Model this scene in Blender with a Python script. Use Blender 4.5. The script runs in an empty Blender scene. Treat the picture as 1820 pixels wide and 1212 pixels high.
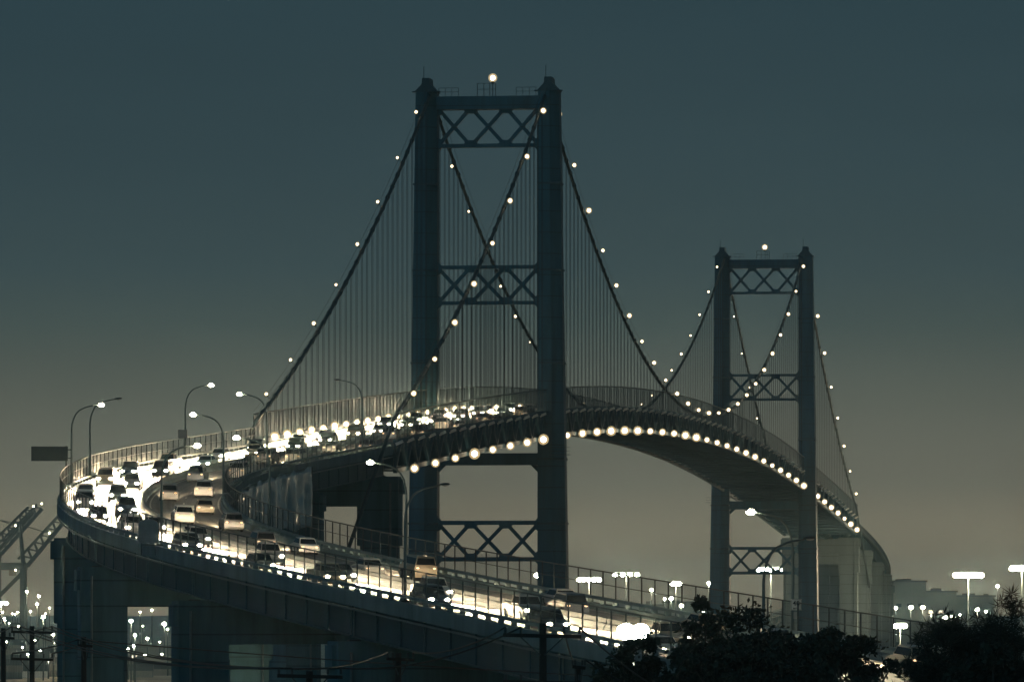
import bpy, bmesh, math, random
import numpy as np
from mathutils import Vector, Matrix
random.seed(7); rng = np.random.default_rng(7)
scene = bpy.context.scene
C = scene.collection

# ------------------------------------------------------------------ camera
cam_d = bpy.data.cameras.new('camera'); cam = bpy.data.objects.new('camera', cam_d); C.objects.link(cam)
cam.location = (0, 0, 34); cam.rotation_euler = (math.radians(90), 0, 0)
cam_d.sensor_width = 36; cam_d.lens = 36 * 11176 / 1820
cam_d.shift_y = (1069 - 606) / 1820
cam_d.clip_start = 1; cam_d.clip_end = 60000
scene.camera = cam

# ------------------------------------------------------------------ night sky: city glow on the horizon fading to teal overhead
world = bpy.data.worlds.new('World'); scene.world = world; world.use_nodes = True
wt = world.node_tree; wt.nodes.clear()
wout = wt.nodes.new('ShaderNodeOutputWorld'); wbg = wt.nodes.new('ShaderNodeBackground')
wtc = wt.nodes.new('ShaderNodeTexCoord'); wsep = wt.nodes.new('ShaderNodeSeparateXYZ')
wmap = wt.nodes.new('ShaderNodeMapRange'); wramp = wt.nodes.new('ShaderNodeValToRGB')
wmap.inputs['From Min'].default_value = -0.02; wmap.inputs['From Max'].default_value = 0.20
wt.links.new(wtc.outputs['Generated'], wsep.inputs[0]); wt.links.new(wsep.outputs['Z'], wmap.inputs['Value'])
wt.links.new(wmap.outputs[0], wramp.inputs[0]); wns = wt.nodes.new('ShaderNodeTexNoise'); wmp = wt.nodes.new('ShaderNodeMapping'); wmp.inputs['Scale'].default_value = (9, 9, 60); wns.inputs['Scale'].default_value = 1.0; wns.inputs['Detail'].default_value = 4
wmr = wt.nodes.new('ShaderNodeMapRange'); wmr.inputs['To Min'].default_value = .90; wmr.inputs['To Max'].default_value = 1.10      # faint uneven haze layers
wmx = wt.nodes.new('ShaderNodeVectorMath'); wmx.operation = 'SCALE'
wt.links.new(wtc.outputs['Generated'], wmp.inputs[0]); wt.links.new(wmp.outputs[0], wns.inputs['Vector']); wt.links.new(wns.outputs['Fac'], wmr.inputs['Value'])
wt.links.new(wramp.outputs[0], wmx.inputs[0]); wt.links.new(wmr.outputs[0], wmx.inputs['Scale']); wt.links.new(wmx.outputs[0], wbg.inputs[0]); wt.links.new(wbg.outputs[0], wout.inputs[0])
SKY = [(-0.02, (.50, .40, .245)), (0.0, (.44, .365, .230)), (0.008, (.300, .255, .165)), (0.0187, (.152, .147, .109)),
       (0.0438, (.057, .082, .077)), (0.0527, (.043, .071, .076)), (0.069, (.034, .061, .070)), (0.092, (.027, .053, .064)), (0.20, (.014, .038, .054))]
els = wramp.color_ramp.elements
while len(els) < len(SKY): els.new(0.5)
for e, (z, c) in zip(els, SKY):
    e.position = (z + 0.02) / 0.22; e.color = (*c, 1)
wbg.inputs[1].default_value = 1.0

sun_d = bpy.data.lights.new('dusk_sun', 'SUN'); sun = bpy.data.objects.new('dusk_sun', sun_d); C.objects.link(sun)
sun_d.energy = 0.15; sun_d.angle = math.radians(25); sun_d.color = (.15, .72, 1.0)
sun.rotation_euler = Vector((0.55, 0.75, -0.38)).to_track_quat('-Z', 'Y').to_euler()
sun.location = (-300, -400, 300)

vs = scene.view_settings
vs.view_transform = 'Standard'; vs.look = 'None'; vs.exposure = 0; vs.gamma = 1; vs.use_curve_mapping = False
cy = scene.cycles
cy.use_denoising = True; cy.max_bounces = 5; cy.diffuse_bounces = 2; cy.glossy_bounces = 2; cy.volume_bounces = 0
cy.transparent_max_bounces = 24; cy.sample_clamp_indirect = 2.0; cy.caustics_reflective = False; cy.caustics_refractive = False

# ------------------------------------------------------------------ materials
def mat(name, col, rough=.8, amt=.25, scale=.6, stretch=(1, 1, 1), metal=0.0, bump=0.0):
    m = bpy.data.materials.new(name); m.use_nodes = True
    nt = m.node_tree; b = nt.nodes['Principled BSDF']
    b.inputs['Roughness'].default_value = rough; b.inputs['Metallic'].default_value = metal
    g = nt.nodes.new('ShaderNodeNewGeometry'); mp = nt.nodes.new('ShaderNodeMapping'); mp.inputs['Scale'].default_value = stretch
    n = nt.nodes.new('ShaderNodeTexNoise'); n.inputs['Scale'].default_value = scale; n.inputs['Detail'].default_value = 6; n.inputs['Roughness'].default_value = .65
    r = nt.nodes.new('ShaderNodeValToRGB')
    r.color_ramp.elements[0].position = .3; r.color_ramp.elements[1].position = .7
    r.color_ramp.elements[0].color = (*[c * (1 - amt) for c in col], 1); r.color_ramp.elements[1].color = (*[min(1, c * (1 + amt)) for c in col], 1)
    nt.links.new(g.outputs['Position'], mp.inputs[0]); nt.links.new(mp.outputs[0], n.inputs['Vector'])
    nt.links.new(n.outputs['Fac'], r.inputs[0]); nt.links.new(r.outputs[0], b.inputs['Base Color'])
    if bump:
        bp = nt.nodes.new('ShaderNodeBump'); bp.inputs['Strength'].default_value = bump; bp.inputs['Distance'].default_value = .05
        nt.links.new(n.outputs['Fac'], bp.inputs['Height']); nt.links.new(bp.outputs[0], b.inputs['Normal'])
    return m
def emit(name, col, s):
    m = bpy.data.materials.new(name); m.use_nodes = True; nt = m.node_tree; nt.nodes.clear()
    o = nt.nodes.new('ShaderNodeOutputMaterial'); e = nt.nodes.new('ShaderNodeEmission')
    e.inputs[0].default_value = (*col, 1); e.inputs[1].default_value = s; nt.links.new(e.outputs[0], o.inputs[0])
    return m
def mesh_mat(name, col, cover):      # wire mesh far too fine to see wire by wire: partly see-through
    m = bpy.data.materials.new(name); m.use_nodes = True; nt = m.node_tree; b = nt.nodes['Principled BSDF']
    o = nt.nodes['Material Output']; b.inputs['Base Color'].default_value = (*col, 1); b.inputs['Roughness'].default_value = .6
    t = nt.nodes.new('ShaderNodeBsdfTransparent'); mx = nt.nodes.new('ShaderNodeMixShader')
    g = nt.nodes.new('ShaderNodeNewGeometry'); n = nt.nodes.new('ShaderNodeTexNoise'); n.inputs['Scale'].default_value = .35; n.inputs['Detail'].default_value = 4
    mr = nt.nodes.new('ShaderNodeMapRange'); mr.inputs['To Min'].default_value = cover * .7; mr.inputs['To Max'].default_value = cover * 1.3
    nt.links.new(g.outputs['Position'], n.inputs['Vector']); nt.links.new(n.outputs['Fac'], mr.inputs['Value']); nt.links.new(mr.outputs[0], mx.inputs[0])
    nt.links.new(t.outputs[0], mx.inputs[1]); nt.links.new(b.outputs[0], mx.inputs[2]); nt.links.new(mx.outputs[0], o.inputs[0])
    return m
WARM = (1, .86, .62)
def halo(name, col, s, cover):      # painted halo round a lamp: part clear, part even glow of its own
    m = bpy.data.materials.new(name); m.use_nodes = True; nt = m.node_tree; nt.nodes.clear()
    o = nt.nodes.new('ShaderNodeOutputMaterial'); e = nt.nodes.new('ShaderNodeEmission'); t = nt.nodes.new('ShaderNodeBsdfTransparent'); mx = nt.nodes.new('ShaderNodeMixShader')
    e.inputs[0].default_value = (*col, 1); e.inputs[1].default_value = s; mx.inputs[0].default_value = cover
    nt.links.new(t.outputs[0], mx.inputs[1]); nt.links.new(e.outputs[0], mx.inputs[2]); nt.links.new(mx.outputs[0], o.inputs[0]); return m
M = dict(
    steel=mat('tower_steel', (.012, .090, .135), .55, .42, .5, (1, 1, .10)),
    steel2=mat('truss_steel', (.018, .070, .098), .6, .25, .5),
    girder=mat('girder_steel', (.008, .065, .09), .6, .22, .3, (1, 1, .3)),
    cable=mat('cable_steel', (.03, .06, .07), .6, .2, .5),
    concrete=mat('concrete', (.15, .205, .215), .9, .28, .35, (1, 1, .18), bump=.2),
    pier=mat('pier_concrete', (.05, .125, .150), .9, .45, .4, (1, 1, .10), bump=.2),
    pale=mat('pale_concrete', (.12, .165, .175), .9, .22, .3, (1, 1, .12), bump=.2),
    asphalt=mat('road_surface', (.24, .235, .215), .6, .25, .35, (1, .3, 1), bump=.15),
    paint=mat('lane_paint', (.62, .60, .52), .7, .2, 1.5),
    galv=mat('galvanised', (.12, .17, .18), .5, .15, .8, metal=.4),
    dark=mat('dark_metal', (.025, .045, .052), .6, .2, .8),
    wood=mat('creosoted_wood', (.012, .012, .012), .9, .3, 2, (1, 1, .2)),
    wire=mat('wire_black', (.012, .013, .014), .6, .1, 1),
    ground=mat('port_ground', (.42, .37, .28), .95, .45, .012),
    water=mat('harbour_water', (.02, .03, .035), .15, .2, .05, bump=.6),
    bark=mat('bark', (.05, .042, .034), .95, .35, 3, (1, 1, .3)),
    leaf=mat('leaf_green', (.016, .024, .014), .75, .5, .9),
    needle=mat('needle_green', (.015, .023, .015), .75, .5, .9),
    fence=mesh_mat('chain_link', (.012, .030, .038), .20), bfence=mesh_mat('bridge_screen', (.03, .085, .105), .42),
    sign=mat('sign_back', (.24, .25, .25), .5, .12, 2), signw=mat('sign_face', (.62, .62, .58), .5, .06, 2), signk=mat('sign_print', (.015, .016, .018), .6, .05, 2),
    tarp=mat('plastic_sheet', (.50, .53, .53), .16, .25, 1.2, (1, 1, .35), bump=.9),
    tyre=mat('tyre_rubber', (.018, .018, .018), .85, .15, 4), glass=mat('car_glass', (.012, .014, .016), .08, .05, 1),
    crane=mat('crane_paint', (.06, .085, .09), .6, .2, .1), house=mat('port_wall', (.26, .26, .23), .85, .2, .06), roof=mat('port_roof', (.15, .15, .14), .8, .2, .06),
    halo=halo('lamp_halo', (1, .74, .38), 1.2, .27),
    pane=emit('lit_pane', WARM, 1.6), off=mat('lens_off', (.35, .36, .36), .3, .05, 2),
    L_cable=emit('cable_lamp_glow', (1, .82, .52), 14), L_truss=emit('truss_lamp_glow', (1, .82, .54), 17), L_rail=emit('rail_lamp_glow', (1, .82, .54), 22),
    L_beacon=emit('beacon_glow', (1, .84, .60), 14), L_street=emit('street_lamp_glow', (1, .82, .52), 130), L_flood=emit('flood_glow', (1, .78, .50), 520),
    L_big=emit('near_flood_glow', (1, .84, .56), 320), L_head=emit('headlight_glow', (1, .86, .62), 70), L_tail=emit('tail_light_glow', (1, .66, .36), 2.4), L_small=emit('small_lamp_glow', (1, .82, .52), 26),
)
def form_joints(m, pitch):
    nt = m.node_tree; b = nt.nodes['Principled BSDF']; old = b.inputs['Base Color'].links[0].from_socket
    g = nt.nodes.new('ShaderNodeNewGeometry'); sx = nt.nodes.new('ShaderNodeSeparateXYZ'); pp = nt.nodes.new('ShaderNodeMath'); pp.operation = 'PINGPONG'; pp.inputs[1].default_value = pitch / 2
    mr = nt.nodes.new('ShaderNodeMapRange'); mr.inputs['From Min'].default_value = .03; mr.inputs['From Max'].default_value = .09; mr.inputs['To Min'].default_value = .45; mr.inputs['To Max'].default_value = 1
    v = nt.nodes.new('ShaderNodeVectorMath'); v.operation = 'SCALE'
    nt.links.new(g.outputs['Position'], sx.inputs[0]); nt.links.new(sx.outputs['Z'], pp.inputs[0]); nt.links.new(pp.outputs[0], mr.inputs['Value'])
    nt.links.new(old, v.inputs[0]); nt.links.new(mr.outputs[0], v.inputs['Scale']); nt.links.new(v.outputs[0], b.inputs['Base Color'])
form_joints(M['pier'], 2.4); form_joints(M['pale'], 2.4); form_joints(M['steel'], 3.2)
CARCOL = {'white': (.55, .55, .53), 'silver': (.30, .31, .31), 'grey': (.12, .125, .13), 'black': (.018, .019, .02), 'navy': (.02, .035, .06), 'tan': (.26, .22, .16)}
for k, v in CARCOL.items():
    M['car_' + k] = mat('car_paint_' + k, v, .28, .05, 1.5); M['car_' + k].node_tree.nodes['Principled BSDF'].inputs['Coat Weight'].default_value = .6

# ------------------------------------------------------------------ helpers
WM = {}                                             # world matrix of every parent
def tag(o, label=None, cat=None, group=None, kind=None):
    if label: o['label'] = label
    if cat: o['category'] = cat
    if group: o['group'] = group
    if kind: o['kind'] = kind
    return o
def thing(name, label, cat, loc=(0, 0, 0), rotz=0.0, group=None):
    o = bpy.data.objects.new(name, None); C.objects.link(o); o.empty_display_size = .5
    o.matrix_world = Matrix.Translation(loc) @ Matrix.Rotation(rotz, 4, 'Z'); WM[o] = Matrix.Translation(loc) @ Matrix.Rotation(rotz, 4, 'Z')
    return tag(o, label, cat, group)
def place(o, world, parent=None):
    if parent is not None:
        o.parent = parent; loc = WM[parent].inverted() @ world
    else: loc = world
    o.matrix_basis = loc; WM[o] = world
    return o
def obj(name, me, parent=None, world=None):
    o = bpy.data.objects.new(name, me); C.objects.link(o)
    return place(o, world if world is not None else (WM[parent] if parent is not None else Matrix.Identity(4)), parent)
def mesh(name, verts, faces, m, smooth=False):
    me = bpy.data.meshes.new(name); me.from_pydata([tuple(v) for v in verts], [], faces); me.materials.append(m)
    if smooth: me.polygons.foreach_set('use_smooth', [True] * len(me.polygons))
    me.update(); return me
def wmesh(name, verts, faces, m, parent=None, smooth=False):     # vertices given in world space
    if parent is not None:
        inv = WM[parent].inverted(); verts = [inv @ Vector(v) for v in verts]
    return obj(name, mesh(name, verts, faces, m, smooth), parent)
CUBE = {}; CYL = {}
def cube_me(m):
    if m not in CUBE:
        v = [(x, y, z) for x in (-.5, .5) for y in (-.5, .5) for z in (-.5, .5)]
        CUBE[m] = mesh('box_' + m, v, [(0, 1, 3, 2), (4, 6, 7, 5), (0, 4, 5, 1), (2, 3, 7, 6), (0, 2, 6, 4), (1, 5, 7, 3)], M[m])
    return CUBE[m]
def cyl_me(m, n=8):
    if (m, n) not in CYL:
        v = [(x, .5 * math.cos(2 * math.pi * k / n), .5 * math.sin(2 * math.pi * k / n)) for x in (-.5, .5) for k in range(n)]
        fc = [(k, (k + 1) % n, n + (k + 1) % n, n + k) for k in range(n)] + [tuple(range(n - 1, -1, -1)), tuple(range(n, 2 * n))]
        CYL[(m, n)] = mesh('rod_' + m, v, fc, M[m])
    return CYL[(m, n)]
def barmat(p0, p1, w, h, up=(0, 0, 1)):
    p0 = Vector(p0); p1 = Vector(p1); d = p1 - p0; L = d.length; x = d / L; up = Vector(up)
    if abs(x.dot(up)) > .999: up = Vector((0, 1, 0))
    y = up.cross(x).normalized(); z = x.cross(y)
    R = Matrix(((x.x * L, y.x * w, z.x * h), (x.y * L, y.y * w, z.y * h), (x.z * L, y.z * w, z.z * h))).to_4x4()
    return Matrix.Translation((p0 + p1) / 2) @ R
def bar(name, p0, p1, w, h, m, parent=None, up=(0, 0, 1)): return obj(name, cube_me(m), parent, barmat(p0, p1, w, h, up))
def rod(name, p0, p1, d, m, parent=None, n=6): return obj(name, cyl_me(m, n), parent, barmat(p0, p1, d, d))
def box(name, c, size, m, parent=None, rotz=0.0):
    return obj(name, cube_me(m), parent, Matrix.Translation(c) @ Matrix.Rotation(rotz, 4, 'Z') @ Matrix.Diagonal((*size, 1)))
def tube_data(pts, r, n=6):
    pts = [Vector(p) for p in pts]; V = []; F = []
    rr = r if isinstance(r, (list, tuple)) else [r] * len(pts)
    for i, p in enumerate(pts):
        d = (pts[min(i + 1, len(pts) - 1)] - pts[max(i - 1, 0)]).normalized()
        up = Vector((0, 0, 1)) if abs(d.z) < .95 else Vector((0, 1, 0))
        a = d.cross(up).normalized(); b = a.cross(d)
        for k in range(n):
            t = 2 * math.pi * k / n; V.append(p + (a * math.cos(t) + b * math.sin(t)) * rr[i])
    for i in range(len(pts) - 1):
        for k in range(n): F.append((i * n + k, i * n + (k + 1) % n, (i + 1) * n + (k + 1) % n, (i + 1) * n + k))
    F += [tuple(range(n - 1, -1, -1)), tuple(range((len(pts) - 1) * n, len(pts) * n))]
    return V, F
def tube(name, pts, r, m, parent=None, n=6): V, F = tube_data(pts, r, n); return wmesh(name, V, F, M[m], parent, True)
def sphere_me(name, r, m, sz=(1, 1, 1), sub=2):
    bm = bmesh.new(); bmesh.ops.create_icosphere(bm, subdivisions=sub, radius=r)
    bmesh.ops.scale(bm, vec=sz, verts=bm.verts); me = bpy.data.meshes.new(name); bm.to_mesh(me); bm.free()
    me.materials.append(M[m]); me.polygons.foreach_set('use_smooth', [True] * len(me.polygons)); return me
def dup(root, world, label=None, group=None, swap=None):
    r = root.copy(); C.objects.link(r); r.matrix_basis = world; WM[r] = world
    if label: r['label'] = label
    if group: r['group'] = group
    for ch in root.children:
        c = ch.copy(); C.objects.link(c); c.parent = r
        for g in ch.children:
            d = g.copy(); C.objects.link(d); d.parent = c
    return r
ONES = ['zeroth', 'first', 'second', 'third', 'fourth', 'fifth', 'sixth', 'seventh', 'eighth', 'ninth', 'tenth', 'eleventh', 'twelfth', 'thirteenth', 'fourteenth',
        'fifteenth', 'sixteenth', 'seventeenth', 'eighteenth', 'nineteenth']
TENS = {2: ('twentieth', 'twenty'), 3: ('thirtieth', 'thirty'), 4: ('fortieth', 'forty'), 5: ('fiftieth', 'fifty'), 6: ('sixtieth', 'sixty')}
def ordw(n): return ONES[n] if n < 20 else (TENS[n // 10][0] if n % 10 == 0 else TENS[n // 10][1] + '-' + ONES[n % 10])

# ------------------------------------------------------------------ alignment: q runs east along the bridge, 0 at the near tower, 457 at the far one
ALPHA = math.radians(7.52); U2 = np.array([math.sin(ALPHA), math.cos(ALPHA)]); N2 = np.array([U2[1], -U2[0]]); T2 = np.array([-3.57, 950.0])
SPAN = 457.2; SIDE = 154.0
def zb(q):                                           # bottom chord level
    if q < 0: return 58.8 + .0473 * q - .00004 * q * q
    if q > SPAN: return zb(SPAN - q)
    return 64.2 - 5.4 * ((q - SPAN / 2) / (SPAN / 2)) ** 2
KAP = [-0.002098, 0.000663, 0.00237, 0.002399, 0.002297, 0.001947, 0.001029, 0.000329, 8.5e-05, -2.2e-05, -8.3e-05, -0.000113, -0.000124, -0.000125, -0.000123]
GR = [0.0571, 0.05819, 0.06164, 0.0641, 0.0631, 0.06063, 0.06012, 0.05978, 0.05895, 0.05818, 0.058, 0.05786, 0.05776, 0.05769, 0.05766]
SE = [0.0011, 0.0042, 0.0114, 0.0211, 0.0316, 0.036, 0.0346, 0.0272, 0.0081, -0.0062, -0.0106, -0.0097, -0.0067, -0.0033, 0.0001]
KN = np.linspace(0, 620, 15); AG = np.linspace(0, 620, 1241); DA = AG[1] - AG[0]
cum = lambda v: np.concatenate([[0], np.cumsum((v[1:] + v[:-1]) / 2 * DA)])
TH = math.atan2(-U2[1], -U2[0]) + cum(np.interp(AG, KN, KAP)); P0 = T2 - SIDE * U2
AX = P0[0] + cum(np.cos(TH)); AY = P0[1] + cum(np.sin(TH)); AZ = zb(-SIDE) + 2.65 - cum(np.interp(AG, KN, GR)); AS = np.interp(AG, KN, SE)
EAG = np.linspace(0, 640, 641); ETH = math.atan2(U2[1], U2[0]) + np.concatenate([[0], np.cumsum(np.full(640, .0013) * np.clip(EAG[1:] / 300, 0, 1))])
PE = T2 + (SPAN + SIDE) * U2
EX = PE[0] + np.concatenate([[0], np.cumsum(np.cos(ETH[1:]))]); EY = PE[1] + np.concatenate([[0], np.cumsum(np.sin(ETH[1:]))]); EZ = zb(SPAN + SIDE) + 2.65 - .062 * EAG
def frame(q):
    """centre of the road surface, unit tangent (east), unit right vector, bank"""
    if q < -SIDE:
        a = -SIDE - q; th = np.interp(a, AG, TH); t = np.array([-math.cos(th), -math.sin(th)])
        return np.array([np.interp(a, AG, AX), np.interp(a, AG, AY), np.interp(a, AG, AZ)]), t, np.array([t[1], -t[0]]), np.interp(a, AG, AS)
    if q > SPAN + SIDE:
        a = q - SPAN - SIDE; th = np.interp(a, EAG, ETH); t = np.array([math.cos(th), math.sin(th)])
        return np.array([np.interp(a, EAG, EX), np.interp(a, EAG, EY), np.interp(a, EAG, EZ)]), t, np.array([t[1], -t[0]]), -.02 * min(1, a / 40)
    p = T2 + q * U2
    return np.array([p[0], p[1], zb(q) + 2.65]), U2, N2, 0.0
def pt(q, off, dz=0.0):
    p, t, n, se = frame(q)
    return Vector((p[0] + off * n[0], p[1] + off * n[1], p[2] - off * se + dz))
def sweep(name, qs, prof, m, parent=None, closed=True, dz=0.0, smooth=False):
    V = []; F = []; k = len(prof)
    for q in qs:
        p, t, n, se = frame(q)
        for (o, z) in prof: V.append((p[0] + o * n[0], p[1] + o * n[1], p[2] - o * se + z + dz))
    for i in range(len(qs) - 1):
        for j in range(k if closed else k - 1):
            a, b = i * k + j, i * k + (j + 1) % k; F.append((a, a + k, b + k, b))
    if closed: F += [tuple(range(k)), tuple(range((len(qs) - 1) * k + k - 1, (len(qs) - 1) * k - 1, -1))]
    return wmesh(name, V, F, M[m], parent, smooth)
def rect(o0, o1, z0, z1): return [(o0, z0), (o0, z1), (o1, z1), (o1, z0)]
def road_mat(q, off, dz, rev):                        # local x forward, z up, on the banked, sloping road
    p, t, n, se = frame(q); p2 = frame(q + .5)[0]; sl = (p2[2] - p[2]) / .5
    x = Vector((t[0], t[1], sl)).normalized(); r = Vector((n[0], n[1], -se)).normalized()
    if rev: x = -x; r = -r
    y = -r; z = x.cross(y).normalized()
    R = Matrix(((x.x, y.x, z.x), (x.y, y.y, z.y), (x.z, y.z, z.z))).to_4x4()
    return Matrix.Translation(pt(q, off, dz)) @ R

# ------------------------------------------------------------------ ground and water
GY = [-400, 0, 150, 260, 400, 600, 800, 895, 930, 1400, 1440, 16000]; GZ = [27, 27, 21, 17, 13, 7, 4, 3, -4, -4, 4, 4]
def gz(x, y): return float(np.interp(y, GY, GZ))
ys = sorted(set([-400, -200, 0, 75, 150, 200, 260, 330, 400, 500, 600, 700, 800, 895, 930, 1100, 1400, 1440, 1700, 2200, 3000, 4200, 6000, 9000, 13500]))
xs = [-9000, -5000, -2500, -1200, -600, -300, -150, -75, 0, 75, 150, 300, 600, 1200, 2500, 5000, 9000]
V = [(x, y, gz(x, y) + (.8 * math.sin(x * .031 + y * .017) if y < 800 else 0)) for y in ys for x in xs]; w_ = len(xs)
F = [(j * w_ + i, j * w_ + i + 1, (j + 1) * w_ + i + 1, (j + 1) * w_ + i) for j in range(len(ys) - 1) for i in range(w_ - 1)]
tag(wmesh('ground', V, F, M['ground']), kind='structure')
tag(wmesh('water', [(-9000, 890, 0), (9000, 890, 0), (9000, 1436, 0), (-9000, 1436, 0)], [(0, 1, 2, 3)], M['water']), kind='structure')

# ------------------------------------------------------------------ roads
QW = [-154 - a for a in range(0, 470, 5)]; QB = [q for q in np.linspace(-154, 611.2, 150)]; QE = [611.2 + a for a in range(0, 636, 8)]
QALL = list(reversed(QW[1:])) + QB + QE[1:]
road = tag(sweep('road', QALL, [(o, 0) for o in (-8.0, -4.0, 0, 4.0, 8.0)], 'asphalt', closed=False), kind='structure')
uv = road.data.uv_layers.new(name='lane_uv'); lv = np.empty(len(road.data.loops), np.int32); road.data.loops.foreach_get('vertex_index', lv)
run_ = np.concatenate([[0], np.cumsum([(pt(b, 0) - pt(a, 0)).length for a, b in zip(QALL[:-1], QALL[1:])])])
uv.data.foreach_set('uv', np.stack([np.array([-8.0, -4.0, 0, 4.0, 8.0])[lv % 5], run_[lv // 5]], 1).ravel().astype(np.float32))
nt = M['asphalt'].node_tree; B_ = nt.nodes['Principled BSDF']; un = nt.nodes.new('ShaderNodeUVMap'); un.uv_map = 'lane_uv'
um = nt.nodes.new('ShaderNodeMapping'); um.inputs['Scale'].default_value = (1.6, .012, 1); tn = nt.nodes.new('ShaderNodeTexNoise'); tn.inputs['Scale'].default_value = 1; tn.inputs['Detail'].default_value = 5
tr = nt.nodes.new('ShaderNodeMapRange'); tr.inputs['From Min'].default_value = .3; tr.inputs['From Max'].default_value = .7; tr.inputs['To Min'].default_value = .45; tr.inputs['To Max'].default_value = 1.15
us = nt.nodes.new('ShaderNodeSeparateXYZ'); jd = nt.nodes.new('ShaderNodeMath'); jd.operation = 'PINGPONG'; jd.inputs[1].default_value = 4.8; jl = nt.nodes.new('ShaderNodeMapRange')
jl.inputs['From Min'].default_value = .06; jl.inputs['From Max'].default_value = .14; jl.inputs['To Min'].default_value = .3; jl.inputs['To Max'].default_value = 1
mu = nt.nodes.new('ShaderNodeMath'); mu.operation = 'MULTIPLY'; sc_ = nt.nodes.new('ShaderNodeVectorMath'); sc_.operation = 'SCALE'
nt.links.new(un.outputs[0], um.inputs[0]); nt.links.new(um.outputs[0], tn.inputs['Vector']); nt.links.new(tn.outputs['Fac'], tr.inputs['Value'])
nt.links.new(un.outputs[0], us.inputs[0]); nt.links.new(us.outputs['Y'], jd.inputs[0]); nt.links.new(jd.outputs[0], jl.inputs['Value'])
nt.links.new(tr.outputs[0], mu.inputs[0]); nt.links.new(jl.outputs[0], mu.inputs[1])
old = B_.inputs['Base Color'].links[0].from_socket; nt.links.new(old, sc_.inputs[0]); nt.links.new(mu.outputs[0], sc_.inputs['Scale']); nt.links.new(sc_.outputs[0], B_.inputs['Base Color'])
for o in (-7.75, 7.75, -.75, .75): sweep('edge_line', QALL, [(o - .08, .006), (o + .08, .006)], 'paint', road, closed=False)
for o in (-4.2, 4.2):
    for q in np.arange(-560, 120, 12.2): sweep('lane_dash', [q, q + 1.5, q + 3], [(o - .08, .006), (o + .08, .006)], 'paint', road, closed=False)
med = tag(thing('median_barrier', 'low concrete barrier running down the middle of the curving road', 'barrier', tuple(pt(-300, 0))))
for q0 in np.arange(-600, 600, 24.0):
    q1 = min(q0 + 23.85, 620)
    sweep('barrier_segment', list(np.linspace(q0, q1, 7)), [(-.32, .004), (-.28, .25), (-.10, .45), (-.08, .85), (.08, .85), (.10, .45), (.28, .25), (.32, .004)], 'concrete', med)

# ------------------------------------------------------------------ approach viaducts (plate girders on concrete portals)
def viaduct(name, label, qa, qb, piers, step, sg_):
    t = thing(name, label, 'viaduct', tuple(pt(qa, 0, -4)))
    n = max(3, int(abs(qb - qa) / 4)); qs = list(np.linspace(qa, qb, n))
    sweep('deck_slab', qs, rect(-8.7, 8.7, -.34, -.05), 'concrete', t)
    for s in (-1, 1):
        e = [(s * 8.02, -.05), (s * 8.02, .5), (s * 8.55, .5), (s * 8.55, -.05)]
        sweep('parapet', qs, e, 'concrete', t)
        sweep('fascia', qs, [(s * 8.56, -.62), (s * 8.56, .5), (s * 8.76, .5), (s * 8.76, -.62)], 'concrete', t)
        sweep('parapet_rail', qs, rect(s * 8.2, s * 8.56, .80, 1.02), 'concrete', t)
        sweep('conduit', qs, rect(s * 8.62, s * 8.76, -.95, -.80), 'galv', t)
    for k in range(len(piers) - 1):
        for o in (-7.4, -2.5, 2.5, 7.4):
            g0, g1 = piers[k] + sg_ * .25, piers[k + 1] - sg_ * .25
            gq = list(np.linspace(g0, g1, 9))
            sweep('girder', gq, [(o - .3, -3.25), (o - .3, -3.15), (o - .04, -3.15), (o - .04, -.46), (o - .3, -.46), (o - .3, -.36), (o + .3, -.36), (o + .3, -.46), (o + .04, -.46), (o + .04, -3.15), (o + .3, -3.15), (o + .3, -3.25)], 'girder', t)
        for f_ in (.02, .25, .5, .75, .98):
            q = piers[k] + f_ * (piers[k + 1] - piers[k])
            for o0, o1 in ((-7.3, -2.6), (-2.4, 2.4), (2.6, 7.3)):
                bar('cross_brace', pt(q, o0, -.7), pt(q, o1, -3.0), .14, .14, 'girder', t); bar('cross_brace', pt(q, o0, -3.0), pt(q, o1, -.7), .14, .14, 'girder', t)
        for f_ in np.arange(.0, 1.001, .125):
            q = piers[k] + (f_ * .984 + .008) * (piers[k + 1] - piers[k])
            for s in (-1, 1): bar('stiffener', pt(q, s * 7.53, -3.14), pt(q, s * 7.53, -.47), .10, .18, 'galv' if f_ in (0, 1) else 'girder', t, up=(U2[0], U2[1], 0))
    return t
WP = [-154, -204, -256, -307, -359, -411.5, -464, -516, -569, -619]
viaduct('approach_viaduct', 'steel girder viaduct carrying the curving road up to the near bridge end', -154.2, -623, WP, 3.05, -1)
EP = [611.2, 655, 700, 745, 790, 835, 880, 925, 970, 1015, 1060, 1105, 1150, 1195, 1240]
viaduct('far_approach_viaduct', 'pale girder viaduct curving down beyond the far tower', 611.4, 1240, EP, 3.05, 1)

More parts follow.
